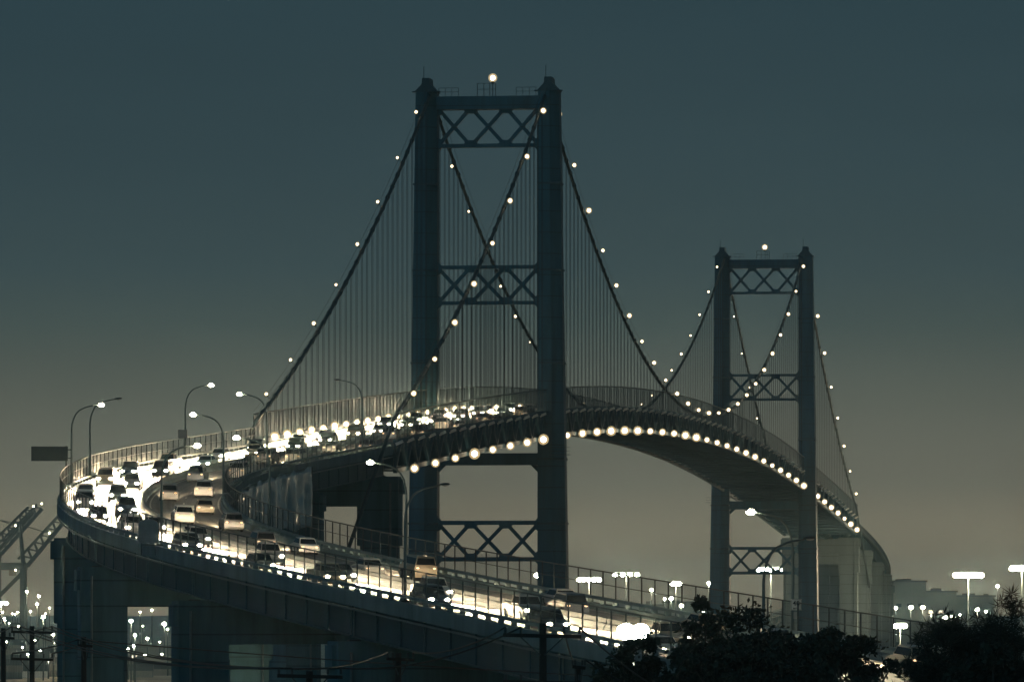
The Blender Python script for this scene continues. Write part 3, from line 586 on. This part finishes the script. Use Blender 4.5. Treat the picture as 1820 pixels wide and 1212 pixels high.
# ------------------------------------------------------------------ cars, at rest on the road with their lamps lit
def car_proto(kind):
    L, Wd, H, cab = {'sedan': (4.7, 1.82, 1.46, (-1.75, -1.05, .55, 1.25)), 'suv': (4.8, 1.92, 1.78, (-2.2, -1.9, .55, 1.15)), 'pickup': (5.5, 1.95, 1.85, (-.55, -.35, .85, 1.45)), 'van': (5.1, 1.98, 1.98, (-2.4, -2.25, 1.15, 1.95))}[kind]
    belt = H * .60; t = thing({'sedan': 'sedan', 'suv': 'sport_utility_car', 'pickup': 'pickup_truck', 'van': 'van'}[kind], 'x', 'car')
    h = L / 2; low = [(-h, .42), (-h + .05, belt - .06), (-h + .35, belt + (.02 if kind != 'pickup' else .04)), (cab[0], belt + .03), (cab[3], belt + .01), (h - .45, belt - .12), (h - .06, belt - .26), (h, .50), (h - .12, .24), (-h + .1, .24)]
    bm = bmesh.new()
    def ring(prof, y): return [bm.verts.new((x, y, z)) for x, z in prof]
    a, b = ring(low, -Wd / 2), ring(low, Wd / 2); k = len(low)
    bm.faces.new(a); bm.faces.new(b[::-1])
    for i in range(k): bm.faces.new((a[i], b[i], b[(i + 1) % k], a[(i + 1) % k])[::-1])
    bmesh.ops.bevel(bm, geom=list(bm.edges), offset=.07, segments=2, affect='EDGES')
    iw = Wd / 2 - .09; tw = Wd / 2 - .26; x0, x1, x2, x3 = cab
    c = [bm.verts.new(v) for v in ((x0, -iw, belt - .02), (x3, -iw, belt - .02), (x3, iw, belt - .02), (x0, iw, belt - .02), (x1, -tw, H), (x2, -tw, H), (x2, tw, H), (x1, tw, H))]
    for f_ in ((0, 1, 5, 4), (1, 2, 6, 5), (2, 3, 7, 6), (3, 0, 4, 7), (4, 5, 6, 7)): bm.faces.new([c[i] for i in f_])
    bmesh.ops.recalc_face_normals(bm, faces=bm.faces)
    me = bpy.data.meshes.new('body_' + kind); bm.to_mesh(me); bm.free(); me.materials.append(M['car_silver']); obj('body', me, t)
    lerp = lambda p, q, f_: tuple(p[i] + (q[i] - p[i]) * f_ for i in range(3))
    B = [(x0, -iw, belt - .02), (x3, -iw, belt - .02), (x3, iw, belt - .02), (x0, iw, belt - .02)]; T = [(x1, -tw, H), (x2, -tw, H), (x2, tw, H), (x1, tw, H)]
    def pane(nm, i, j):
        q = [lerp(B[i], T[i], .14), lerp(B[j], T[j], .14), lerp(B[j], T[j], .86), lerp(B[i], T[i], .86)]
        ct = [sum(v[m_] for v in q) / 4 for m_ in range(3)]; q = [lerp(v, ct, .07) for v in q]
        n_ = (Vector(q[1]) - Vector(q[0])).cross(Vector(q[3]) - Vector(q[0])).normalized() * .012
        obj(nm, mesh(nm, [Vector(v) + n_ for v in q] + [Vector(v) - n_ for v in q], [(0, 1, 2, 3), (7, 6, 5, 4), (0, 4, 5, 1), (1, 5, 6, 2), (2, 6, 7, 3), (3, 7, 4, 0)], M['glass']), t)
    pane('side_window', 0, 1); pane('windshield', 1, 2); pane('side_window', 2, 3); pane('rear_window', 3, 0)
    if kind == 'pickup': box('cargo_bed', (-1.65, 0, belt + .06), (1.9, Wd - .4, .05), 'dark', t)
    wr = .33 if kind == 'sedan' else .38
    bm = bmesh.new(); bmesh.ops.create_cone(bm, cap_ends=True, segments=14, radius1=wr, radius2=wr, depth=.24); bmesh.ops.rotate(bm, matrix=Matrix.Rotation(math.pi / 2, 3, 'X'), verts=bm.verts)
    bmesh.ops.bevel(bm, geom=[e for e in bm.edges if len(e.link_faces) == 2 and abs(e.calc_face_angle(0)) > 1], offset=.03, segments=1, affect='EDGES')
    wm = bpy.data.meshes.new('wheel'); bm.to_mesh(wm); bm.free(); wm.materials.append(M['tyre'])
    bm = bmesh.new(); bmesh.ops.create_cone(bm, cap_ends=True, segments=10, radius1=wr * .6, radius2=wr * .5, depth=.03); bmesh.ops.rotate(bm, matrix=Matrix.Rotation(math.pi / 2, 3, 'X'), verts=bm.verts)
    rm = bpy.data.meshes.new('rim'); bm.to_mesh(rm); bm.free(); rm.materials.append(M['galv'])
    for x in (-h + .9, h - .95):
        for s in (-1, 1):
            o = obj('wheel', wm, t); o.matrix_basis = Matrix.Translation((x, s * (Wd / 2 - .10), wr)); WM[o] = o.matrix_basis.copy()
            r_ = obj('rim', rm, o); r_.matrix_basis = Matrix.Translation((0, s * .125, 0))
    hl = sphere_me('headlight_' + kind, 1, 'L_head', (.11, .25, .14), 1); tl = sphere_me('tail_light_' + kind, 1, 'L_tail', (.06, .15, .08), 1)
    for s in (-1, 1):
        o = obj('headlight', hl, t); o.matrix_basis = Matrix.Translation((h - .07, s * (Wd / 2 - .32), belt - .30))
        o = obj('tail_light', tl, t); o.matrix_basis = Matrix.Translation((-h + .03, s * (Wd / 2 - .28), belt - .16))
    return t
BEAM = bpy.data.lights.new('headlight_beam', 'SPOT'); BEAM.energy = 640000; BEAM.color = (1, .76, .46); BEAM.spot_size = math.radians(28); BEAM.spot_blend = .35; BEAM.shadow_soft_size = .25
BEAM2 = BEAM.copy(); BEAM2.energy = 60000
protos = {k: car_proto(k) for k in ('sedan', 'suv', 'pickup', 'van')}; pk = {k: [list(p.children), True] for k, p in protos.items()}
KN_ = {'sedan': 'sedan', 'suv': 'sport utility car', 'pickup': 'pickup truck', 'van': 'van'}
def put_car(kind, col, q, off, rev, label, group, beam):
    w = road_mat(q, off, .012, rev); p = protos[kind]
    if pk[kind][1]: pk[kind][1] = False; r = p; r.matrix_basis = w; ch = list(p.children)
    else:
        r = p.copy(); C.objects.link(r); r.matrix_basis = w; ch = []
        for c in pk[kind][0]:
            n_ = c.copy(); C.objects.link(n_); n_.parent = r; ch.append(n_)
            for g_ in c.children: d_ = g_.copy(); C.objects.link(d_); d_.parent = n_
    r['label'] = label; r['group'] = group
    for c in ch:
        if c.name.startswith('body'): c.material_slots[0].link = 'OBJECT'; c.material_slots[0].material = M['car_' + col]
    if beam:
        l = bpy.data.objects.new('headlight_beam', BEAM if rev else BEAM2); C.objects.link(l); l.parent = r
        l.matrix_basis = Matrix.Translation((2.9, 0, .75)) @ Vector((1, 0, -.21)).to_track_quat('-Z', 'Y').to_matrix().to_4x4()
def traffic(qa, qb, off, rev, gap, lane, group, beam):
    q = qb; n = 0
    while q > qa:
        n += 1; kind = random.choice(['sedan', 'sedan', 'suv', 'suv', 'pickup', 'van']); col = random.choice(list(CARCOL))
        put_car(kind, col, q, off + random.uniform(-.15, .15), rev, '%s %s %s, %s from main span' % (col, KN_[kind], lane, ordw(n)), group, beam)
        q -= gap * random.uniform(.85, 1.25)
traffic(-614, 96, -6.0, True, 24, 'with headlights, outermost lane', 'cars with headlights coming off the bridge', True)
traffic(-614, 90, -2.5, True, 26, 'with headlights, lane beside the median', 'cars with headlights coming off the bridge', True)
traffic(-575, 20, 2.5, False, 46, 'with tail lights, lane beside the median', 'cars with tail lights heading onto the bridge', True)
traffic(-575, 0, 6.0, False, 38, 'with tail lights, innermost lane', 'cars with tail lights heading onto the bridge', True)

# ------------------------------------------------------------------ utility poles and wires
def upole(x, y, top, label, arms, width, rz=0.0, brace=True):
    g_ = gz(x, y) - .5; t = thing('utility_pole', label, 'utility pole', (x, y, g_), rz, 'wooden utility poles')
    R = Matrix.Translation((x, y, 0)) @ Matrix.Rotation(rz, 4, 'Z')
    V, F = tube_data([(x, y, g_), (x, y, (g_ + top) / 2), (x, y, top)], [.19, .165, .135], 10); wmesh('pole', V, F, M['wood'], t, True)
    ends = []
    for k, z in enumerate(arms):
        bar('crossarm', R @ Vector((-width / 2, -.2, z)), R @ Vector((width / 2, -.2, z - .06)), .11, .14, 'wood', t)
        for s in (-1, 1):
            bar('arm_brace', R @ Vector((s * width * .28, -.22, z - .06)), R @ Vector((s * .08, -.18, z - .75)), .05, .05, 'dark', t)
            for f_ in (.95, .55):
                e = R @ Vector((s * width / 2 * f_, -.2, z + .05)); rod('insulator', e, e + Vector((0, 0, .22)), .10, 'dark', t, 8); ends.append(e + Vector((0, 0, .24)))
    return t, ends
X = lambda px, y: (px - 910) / 11176 * y
Z = lambda py, y: 34 + (1069 - py) / 11176 * y
_, eA = upole(X(57, 345), 345, Z(1112, 345), 'wooden utility pole with two crossarms at bottom left', [Z(1122, 345), Z(1170, 345)], 2.3, .1)
_, eB = upole(X(6, 360), 360, Z(1116, 360), 'wooden utility pole at the extreme left edge', [Z(1132, 360)], 1.2, .3)
_, eC = upole(X(965, 236), 236, Z(1107, 236), 'wooden utility pole with long crossarm in front of the near girder', [Z(1128, 236), Z(1211, 236)], 2.95, -.12)
_, eD = upole(X(550, 240), 240, Z(1192, 240), 'wooden utility pole with its crossarm just at the bottom edge', [Z(1200, 240)], 2.5, .12)
_, eE = upole(X(708, 290), 290, Z(1160, 290), 'dark utility pole below the viaduct right of the low crossarm', [Z(1170, 290)], 1.4, .5)
_, eF = upole(X(1027, 262), 262, Z(1183, 262), 'slim utility pole right of the long crossarm beside the tree', [Z(1184, 262)], .55, .2)
_, eG = upole(X(149, 330), 330, Z(1131, 330), 'slim utility pole standing in front of the left pier', [Z(1146, 330)], .8, .4)
nW = [0]
def wire(a, b, sag, desc):
    nW[0] += 1; pts = [a.lerp(b, k / 16) - Vector((0, 0, sag * 4 * (k / 16) * (1 - k / 16))) for k in range(17)]
    o = tube('power_line', pts, .034, 'wire', None, 5); tag(o, 'thin overhead wire %s' % desc, 'wire', 'overhead wires')
for k, (i, j) in enumerate(((0, 0), (1, 1), (2, 2), (3, 3))): wire(eA[i], eD[j], .7, 'from the left pole to the low middle pole, %s line' % ordw(k + 1))
for k, (i, j) in enumerate(((4, 0), (6, 2))): wire(eA[i], eG[j], .1, 'from the lower left crossarm to the slim pole, %s line' % ordw(k + 1))
for k, (i, j) in enumerate(((0, 0), (2, 2))): wire(eB[i], eA[j], .1, 'between the two left poles, %s line' % ordw(k + 1))
wire(eG[0], Vector((X(1900, 420), 420, Z(1225, 420))), .6, 'running from the slim left pole far to the right')
wire(eD[0], eE[0], .3, 'from the low middle pole up to the dark pole'); wire(eE[2], eC[0], .35, 'from the dark pole to the long crossarm pole')
wire(eC[2], Vector((X(1200, 250), 250, Z(1240, 250))), .2, 'dropping from the long crossarm into the trees'); wire(eC[3], eF[0], .15, 'from the long crossarm to the slim right pole')
wire(eD[2], eC[1], .5, 'from the low middle pole to the long crossarm')
wire(eF[2], Vector((X(1150, 262), 262, Z(1230, 262))), .1, 'from the slim right pole into the tree')

# ------------------------------------------------------------------ trees in the foreground
def tree(x, y, ztop, rx, rz, label, kind='leafy', n=12000, seed=1, name='broadleaf_tree'):
    r_ = np.random.default_rng(seed); g_ = gz(x, y) - .6; t = thing(name, label, 'tree', (x, y, g_), 0, 'dark trees in the foreground')
    cz = ztop - rz; V, F = tube_data([(x, y, g_), (x + .1, y, (g_ + cz) / 2), (x, y, cz + rz * .2)], [.34, .27, .14], 8); fo = len(V); allV = list(V); allF = list(F)
    clumps = []
    nc = 64 if kind == 'leafy' else 40
    while len(clumps) < nc:
        v = r_.normal(size=3); v /= np.linalg.norm(v); rad = r_.uniform(.35, 1.0) if r_.random() < .82 else r_.uniform(1.0, 1.22)
        c = np.array([x + v[0] * rx * rad, y + v[1] * rx * .8 * rad, cz + v[2] * rz * rad * (.92 if v[2] > 0 else 1)]); clumps.append(c)
    for c in clumps[::2]:
        m_ = Vector((x + (c[0] - x) * .45, y + (c[1] - y) * .45, cz - rz * .25 + (c[2] - cz) * .4)); v2, f2 = tube_data([(x, y, cz - rz * .5), m_, Vector(c)], [.12, .08, .025], 5)
        allF += [tuple(i + len(allV) for i in f_) for f_ in f2]; allV += v2
    wmesh('trunk', allV, allF, M['bark'], t, True)
    P = []; per = n // nc
    for c in clumps:
        s_ = r_.uniform(.32, 1.0) * (rx / 3.6)
        ctr = c + r_.normal(size=(per, 3)) * np.array([s_, s_, s_ * .72]) * .62
        if kind == 'leafy':
            a = r_.normal(size=(per, 3)); a /= np.linalg.norm(a, axis=1)[:, None]; b = np.cross(a, r_.normal(size=(per, 3))); b /= np.linalg.norm(b, axis=1)[:, None]
            l = r_.uniform(.11, .21, (per, 1)); P.append(np.stack([ctr - a * l, ctr + b * l * .45, ctr + a * l, ctr - b * l * .45], 1))
        else:
            k = per // 18
            for j in range(18):
                o = c + r_.normal(size=3) * s_ * .75; d_ = r_.normal(size=(k, 3)); d_[:, 2] = d_[:, 2] * .8 + .35; d_ /= np.linalg.norm(d_, axis=1)[:, None]
                b = np.cross(d_, r_.normal(size=(k, 3))); b /= np.linalg.norm(b, axis=1)[:, None]; l = r_.uniform(.35, .62, (k, 1))
                P.append(np.stack([o + d_ * .03, o + d_ * l * .4 + b * .022, o + d_ * l, o + d_ * l * .4 - b * .022], 1))
    P = np.concatenate(P).reshape(-1, 3); P -= np.array([x, y, g_]); k = len(P) // 4
    me = bpy.data.meshes.new('crown'); me.vertices.add(len(P)); me.vertices.foreach_set('co', P.ravel().astype(np.float32))
    me.loops.add(len(P)); me.loops.foreach_set('vertex_index', np.arange(len(P), dtype=np.int32)); me.polygons.add(k)
    me.polygons.foreach_set('loop_start', np.arange(0, len(P), 4, dtype=np.int32)); me.update(calc_edges=True); me.materials.append(M['leaf' if kind == 'leafy' else 'needle'])
    obj('crown', me, t)
TREES = [(1125, 268, 1138, 2.2, 2.8, 'low dark bushy tree below the brightest street flood lamp', 'leafy', 9000), (1240, 280, 1086, 2.5, 3.4, 'dark broadleaf tree just right of the brightest flood lamp', 'leafy', 12000),
         (1318, 292, 1069, 2.7, 3.8, 'tallest dark tree of the middle clump in front of the speed sign', 'leafy', 15000), (1440, 286, 1078, 2.4, 3.6, 'dark tree under the speed sign pole', 'leafy', 13000),
         (1512, 280, 1100, 1.8, 3.4, 'dark tree at the right end of the middle clump', 'leafy', 10000), (1676, 262, 1088, 1.8, 3.2, 'spiky dark tree left in the right hand clump', 'spiky', 12000),
         (1742, 256, 1080, 1.9, 3.4, 'spiky dark tree in the middle of the right hand clump', 'spiky', 14000), (1812, 250, 1058, 1.8, 3.8, 'spiky dark tree cut off by the right edge', 'spiky', 14000),
         (1650, 300, 1172, 2.0, 2.2, 'low dark shrub at the foot of the right hand clump', 'leafy', 9000), (1345, 270, 1140, 3.6, 3.2, 'wide dark undergrowth tree filling the bottom of the middle clump', 'leafy', 16000),
         (1760, 246, 1140, 2.4, 2.8, 'dense dark tree filling the bottom right corner', 'leafy', 12000)]
for i, (px, y, py, rx, rz, lb, kd, n) in enumerate(TREES): tree(X(px, y), y, Z(py, y), rx, rz, lb, kd, n, 20 + i, 'broadleaf_tree' if kd == 'leafy' else 'spiky_tree')

# ------------------------------------------------------------------ brightest lamp, standing by the trees
x, y = X(1125, 325), 325; zl = Z(1122, 325)
t = thing('flood_lamp', 'very bright flood lamp on a post beside the dark trees', 'street lamp', (x, y, gz(x, y)))
tube('post', [(x, y + .25, gz(x, y) - .3), (x, y + .25, zl + .2)], .09, 'galv', t); bar('crossbar', (x - .7, y + .2, zl + .12), (x + .7, y + .2, zl + .12), .08, .08, 'dark', t)
for s in (-1, 1):
    o = obj('lens', sphere_me('flood_lens', 1, 'L_big', (.48, .18, .42)), t, Matrix.Translation((x + s * .38, y - .05, zl))); box('housing', (x + s * .38, y + .14, zl + .03), (.7, .16, .6), 'dark', t)

# ------------------------------------------------------------------ harbour beyond
def mast(px, y, py, n, width, label, two=False, lens=.8):
    x = X(px, y); zt = Z(py, y); g_ = gz(x, y); t = thing('light_mast', label, 'light mast', (x, y, g_), 0, 'harbour light masts')
    V, F = tube_data([(x, y, g_ - 1), (x, y, (g_ + zt) / 2), (x, y, zt + .6)], [.34, .24, .15], 8); wmesh('mast', V, F, M['dark'], t, True)
    if n > 1: bar('crossbar', (x - width / 2, y, zt + .7), (x + width / 2, y, zt + .7), .2, .2, 'dark', t)
    me = sphere_me('flood_lens', 1, 'L_flood', (lens, lens * .6, lens * .8), 2)
    for k in range(n):
        xx = x + (k - (n - 1) / 2) * (width / max(1, n - 1) if n > 1 else 0); obj('flood_light', me, t, Matrix.Translation((xx, y - .6, zt)))
MASTS = [(1047, 1900, 1030, 5, 6.0, 'wide cluster of floodlights just right of the near tower base'), (1113, 2000, 1021, 4, 7.0, 'broad twin floodlight mast second right of the near tower'),
         (1201, 1800, 1037, 2, 1.6, 'single bright light mast halfway between the towers'), (1260, 1900, 1036, 1, 0, 'slim light mast just left of the far tower'),
         (1370, 1800, 1012, 5, 7.0, 'bright floodlight mast framed between the far tower legs'), (1721, 1500, 1022, 6, 6.0, 'biggest bright floodlight mast at right of the far viaduct'),
         (1816, 1500, 1010, 4, 4.5, 'floodlight mast cut by the right edge'), (1773, 2300, 1041, 1, 0, 'lone lamp between the two right floodlight masts'), (1737, 2100, 1083, 1, 0, 'low lamp beside the biggest floodlight mast'),
         (958, 1700, 1022, 2, 1.2, 'light mast glowing beside the near tower right leg'), (48, 2600, 1051, 1, 0, 'upper light mast in the container yard at far left'), (69, 2700, 1059, 1, 0, 'light mast right of the upper one in the container yard'),
         (66, 2500, 1073, 1, 0, 'lower light mast in the container yard at far left'), (2, 2500, 1072, 3, 4, 'broad floodlight mast at the left edge'), (77, 2400, 1096, 1, 0, 'light mast low by the left pier'), (95, 2300, 1127, 1, 0, 'lowest light mast left of the left pier'),
         (233, 2300, 1103, 1, 0, 'upper lamp in the gap between the left piers'), (240, 2200, 1128, 1, 0, 'middle lamp in the gap between the left piers'), (238, 2400, 1147, 1, 0, 'lower lamp in the gap between the left piers'), (292, 2600, 1108, 1, 0, 'lamp at the right side of the gap between the piers'),
         (1600, 1560, 1112, 3, 2.0, 'lamp low beyond the fence right of the far piers'), (1592, 2500, 1080, 1, 0, 'lamp in the row right of the far piers, leftmost'), (1619, 2500, 1079, 1, 0, 'lamp in the row right of the far piers, second'), (1640, 2500, 1079, 1, 0, 'lamp in the row right of the far piers, third'),
         (1680, 2300, 1097, 1, 0, 'left one of a close lamp pair by the right trees'), (1691, 2300, 1095, 1, 0, 'right one of a close lamp pair by the right trees'), (1158, 2400, 1048, 1, 0, 'small high lamp between the towers'), (1181, 2600, 1064, 1, 0, 'left of two small lamps between the towers'), (1193, 2600, 1063, 1, 0, 'right of two small lamps between the towers'), (1211, 2300, 1076, 1, 0, 'low bright lamp between the towers')]
for a in MASTS: mast(*a, lens=(.72 if a[3] > 2 else .7 if a[3] == 2 else random.uniform(.45, .8)))

k = 0
for px, y, py in ((8, 3300, 1098), (22, 3600, 1090), (33, 3000, 1112), (54, 3400, 1086), (88, 3500, 1080), (102, 3200, 1092), (12, 2700, 1140), (40, 2600, 1150), (62, 2550, 1160), (86, 2450, 1172), (104, 2700, 1150), (254, 3200, 1112), (262, 2900, 1134), (284, 2700, 1140), (1090, 3600, 1078), (1140, 3300, 1084), (1228, 3500, 1080), (1250, 3100, 1088), (1576, 3300, 1086), (1630, 3000, 1098), (1655, 2900, 1092), (1706, 2800, 1092), (1752, 3000, 1086), (1790, 2900, 1080)):
    k += 1; mast(px, y, py, 1, 0, 'tiny far yard lamp, %s counting from the left edge' % ordw(k), lens=random.uniform(.22, .6))
mast(505, 586, 1262, 1, 0, 'lamp standing on the ground under the curving viaduct', lens=.35)
k = 0
for px in (5, 9, 16, 19, 27, 31, 37, 44, 50, 57, 62, 72, 81, 90, 97, 106, 228, 249, 258, 270, 276, 288, 298):
    k += 1; mast(px, random.uniform(2350, 3600), random.uniform(1082, 1178), 1, 0, 'small glimmering lamp in the port at left, %s from the edge' % ordw(k), lens=random.uniform(.2, .42))
def crane(px, y, py_h, blen, ang, label):
    """ship-to-shore gantry crane with its boom raised; px, py_h: the boom hinge"""
    x = X(px, y); zh = Z(py_h, y); g_ = 4.0; t = thing('gantry_crane', label, 'crane', (x, y, g_), 0, 'ship to shore cranes with raised booms')
    for dx in (-2, -32):
        for dy in (-9, 9):
            bar('leg', (x + dx, y + dy, g_), (x + dx, y + dy, zh + 1), 2.6, 2.8, 'crane', t)
        bar('sill_beam', (x + dx, y - 10, g_ + 12), (x + dx, y + 10, g_ + 12), 1.8, 2.0, 'crane', t)
    for dy in (-9, 9):
        bar('portal_beam', (x - 32, y + dy, g_ + 17), (x - 2, y + dy, g_ + 17), 1.6, 2.2, 'crane', t); bar('leg_brace', (x - 31, y + dy, g_ + 18), (x - 3, y + dy, zh - 4), 1.2, 1.2, 'crane', t)
        bar('main_girder', (x - 52, y + dy * .4, zh), (x, y + dy * .4, zh), 2.0, 4.2, 'crane', t)
        e = Vector((x + blen * math.cos(ang), y + dy * .4, zh + blen * math.sin(ang))); h0 = Vector((x, y + dy * .4, zh)); up = Vector((-math.sin(ang), 0, math.cos(ang)))
        bar('boom', h0, e, 1.6, 2.0, 'crane', t)
        bar('boom_truss', h0 + up * 6.4, e + up * 4.6, 1.1, 1.1, 'crane', t)
        for k in range(7):
            a = h0.lerp(e, k / 7); b = h0.lerp(e, (k + .5) / 7); c_ = h0.lerp(e, (k + 1) / 7); hh = 6.3 - 1.7 * k / 7
            bar('boom_lattice', a + up * .8, b + up * hh, .8, .8, 'crane', t); bar('boom_lattice', b + up * hh, c_ + up * .8, .8, .8, 'crane', t)
        bar('apex_leg', (x - 2, y + dy, zh), (x - 4, y + dy * .3, zh + 24), 1.2, 1.2, 'crane', t); bar('apex_leg', (x - 24, y + dy * .5, zh), (x - 4.5, y + dy * .3, zh + 24), 1.0, 1.0, 'crane', t)
        rod('forestay', (x - 4, y + dy * .3, zh + 24), h0.lerp(e, .62) + up * 1.5, .5, 'crane', t)
    box('machinery_house', (x - 34, y, zh + 5), (15, 9, 6.5), 'house', t); box('operator_cab', (x - 8, y - 2, zh - 3.6), (4, 4, 3.6), 'house', t)
    for k, f_ in enumerate((1.0, .55)):
        a = Vector((x + blen * f_ * math.cos(ang), y - 4.6, zh + blen * f_ * math.sin(ang) + 3.4)); obj('warning_light', sphere_me('warning_light', .6, 'L_small', sub=1), t, Matrix.Translation(a))
    for k in range(4): obj('work_light', sphere_me('work_light', .55, 'L_small', sub=1), t, Matrix.Translation((x - 6 - 10 * k, y - 6.5, zh - 2.2)))
crane(-10, 3900, 985, 36, math.radians(47), 'hazy crane with raised boom, leftmost of three')
crane(2, 4300, 985, 42, math.radians(48), 'hazy crane with raised boom, middle of three')
crane(48, 3600, 1006, 37, math.radians(50), 'hazy crane with raised boom, nearest to the left pier')

# containers stacked in the yard
cont = None; CC = ['crane', 'house', 'roof', 'signw', 'dark']
def container_proto():
    t = thing('shipping_container', 'x', 'container', (0, 0, 0), 0, 'shipping containers in the yard')
    n = 24; V = []; F = []
    for i in range(n + 1):
        xx = -6 + 12 * i / n; d = .09 if i % 2 else 0
        for s in (-1, 1): V += [(xx, s * (1.22 - d), 0), (xx, s * (1.22 - d), 2.6)]
    for i in range(n):
        a = i * 4; F += [(a, a + 4, a + 5, a + 1), (a + 2, a + 3, a + 7, a + 6), (a + 1, a + 5, a + 7, a + 3)]
    F += [(0, 1, 3, 2), (n * 4, n * 4 + 2, n * 4 + 3, n * 4 + 1)]
    obj('body', mesh('body', V, F, M['house']), t)
    for sx in (-6, 6):
        for sy in (-1.2, 1.2): box('corner_post', (sx, sy, 1.3), (.16, .16, 2.62), 'dark', t)
    for s in (-1, 1): box('door', (6.05, s * .6, 1.3), (.06, 1.1, 2.4), 'house', t)
    return t
cp = container_proto(); cfirst = True; cch = list(cp.children); nn = 0
ROWS = [(12, 2450, 3), (60, 2480, 4), (96, 2520, 3), (20, 2650, 4), (84, 2700, 4), (45, 2850, 5), (245, 2500, 2), (282, 2560, 3), (1610, 2350, 2), (1665, 2420, 2), (1120, 2700, 2), (1230, 2750, 2)]
WORD = ['ground level', 'second level', 'third level', 'fourth level', 'top level']
WHERE = ['front stack at the left edge', 'front stack under the crane', 'front stack by the left pier', 'second row stack at far left', 'second row stack by the pier', 'rear stack under the cranes', 'left stack seen between the piers', 'right stack seen between the piers', 'stack behind the far piers', 'stack by the right trees', 'left stack between the towers', 'right stack between the towers']
for ri, (px, y, hn) in enumerate(ROWS):
    for k in range(hn):
        w = Matrix.Translation((X(px, y) + (k % 2) * .15, y, 4 + 2.63 * k)); lb = 'shipping container in the %s, %s' % (WHERE[ri], WORD[k])
        if cfirst: cfirst = False; r = cp; r.matrix_basis = w; ch = cch
        else:
            r = cp.copy(); C.objects.link(r); r.matrix_basis = w; ch = []
            for c in cch: n_ = c.copy(); C.objects.link(n_); n_.parent = r; ch.append(n_)
        r['label'] = lb; col = random.choice(CC)
        for c in ch:
            if c.name.startswith('body'): c.material_slots[0].link = 'OBJECT'; c.material_slots[0].material = M[col]

def building(px0, px1, y, py, depth, label, rows=2, lit=.25):
    x0, x1 = X(px0, y), X(px1, y); zt = Z(py, y); t = thing('warehouse', label, 'building', ((x0 + x1) / 2, y, 4), 0, 'harbour buildings')
    box('wall', ((x0 + x1) / 2, y + depth / 2, (4 + zt) / 2), (x1 - x0, depth, zt - 4), 'house', t)
    box('roof', ((x0 + x1) / 2, y + depth / 2, zt + .4), (x1 - x0 + 1.2, depth + 1.2, .8), 'roof', t)
    n = max(3, int((x1 - x0) / 7))
    for r_ in range(rows):
        for k in range(n):
            xx = x0 + (k + .5) * (x1 - x0) / n; zz = 4 + (zt - 4) * (r_ + .6) / (rows + .2)
            box('window', (xx, y - .05, zz), (2.4, .12, 1.6), 'pane' if random.random() < lit else 'glass', t)
    for k in range(2):
        hv_ = random.uniform(.6, 1.5); box('roof_vent', (x0 + random.uniform(.15, .85) * (x1 - x0), y + depth * (.3 + .3 * k), zt + .8 + hv_ / 2), (random.uniform(2, 7), 3, hv_), 'roof', t)
    box('roller_door', (x0 + (x1 - x0) * .3, y - .06, 6.4), (4.5, .12, 4.6), 'dark', t)
building(1588, 1646, 2900, 1034, 40, 'tall hazy block right of the far viaduct'); building(1646, 1700, 3000, 1052, 40, 'lower hazy building beside the tall block'); building(1700, 1768, 3100, 1060, 50, 'long low shed behind the biggest floodlight mast')
building(-20, 105, 3000, 1118, 40, 'long lit shed under the cranes at far left', 1, .5); building(226, 300, 2900, 1150, 30, 'low lit shed seen between the left piers', 1, .6); building(1020, 1180, 3200, 1076, 50, 'long low shed right of the near tower', 1, .3); building(1180, 1262, 3300, 1071, 40, 'shed left of the far tower', 1, .3)

# ------------------------------------------------------------------ night haze
bm = bmesh.new(); bmesh.ops.create_cube(bm, size=1); me = bpy.data.meshes.new('haze'); bm.to_mesh(me); bm.free()
hz = obj('haze', me, None, Matrix.Translation((0, 6550, 56.5)) @ Matrix.Diagonal((19000, 14400, 123, 1))); tag(hz, kind='stuff')
hm = bpy.data.materials.new('night_haze'); hm.use_nodes = True; nt = hm.node_tree; nt.nodes.clear()
ho = nt.nodes.new('ShaderNodeOutputMaterial'); hv = nt.nodes.new('ShaderNodeVolumePrincipled'); nt.links.new(hv.outputs[0], ho.inputs['Volume'])
hv.inputs['Color'].default_value = (.56, .84, .98, 1); hv.inputs['Density'].default_value = .000092; hv.inputs['Anisotropy'].default_value = .88
me.materials.append(hm)
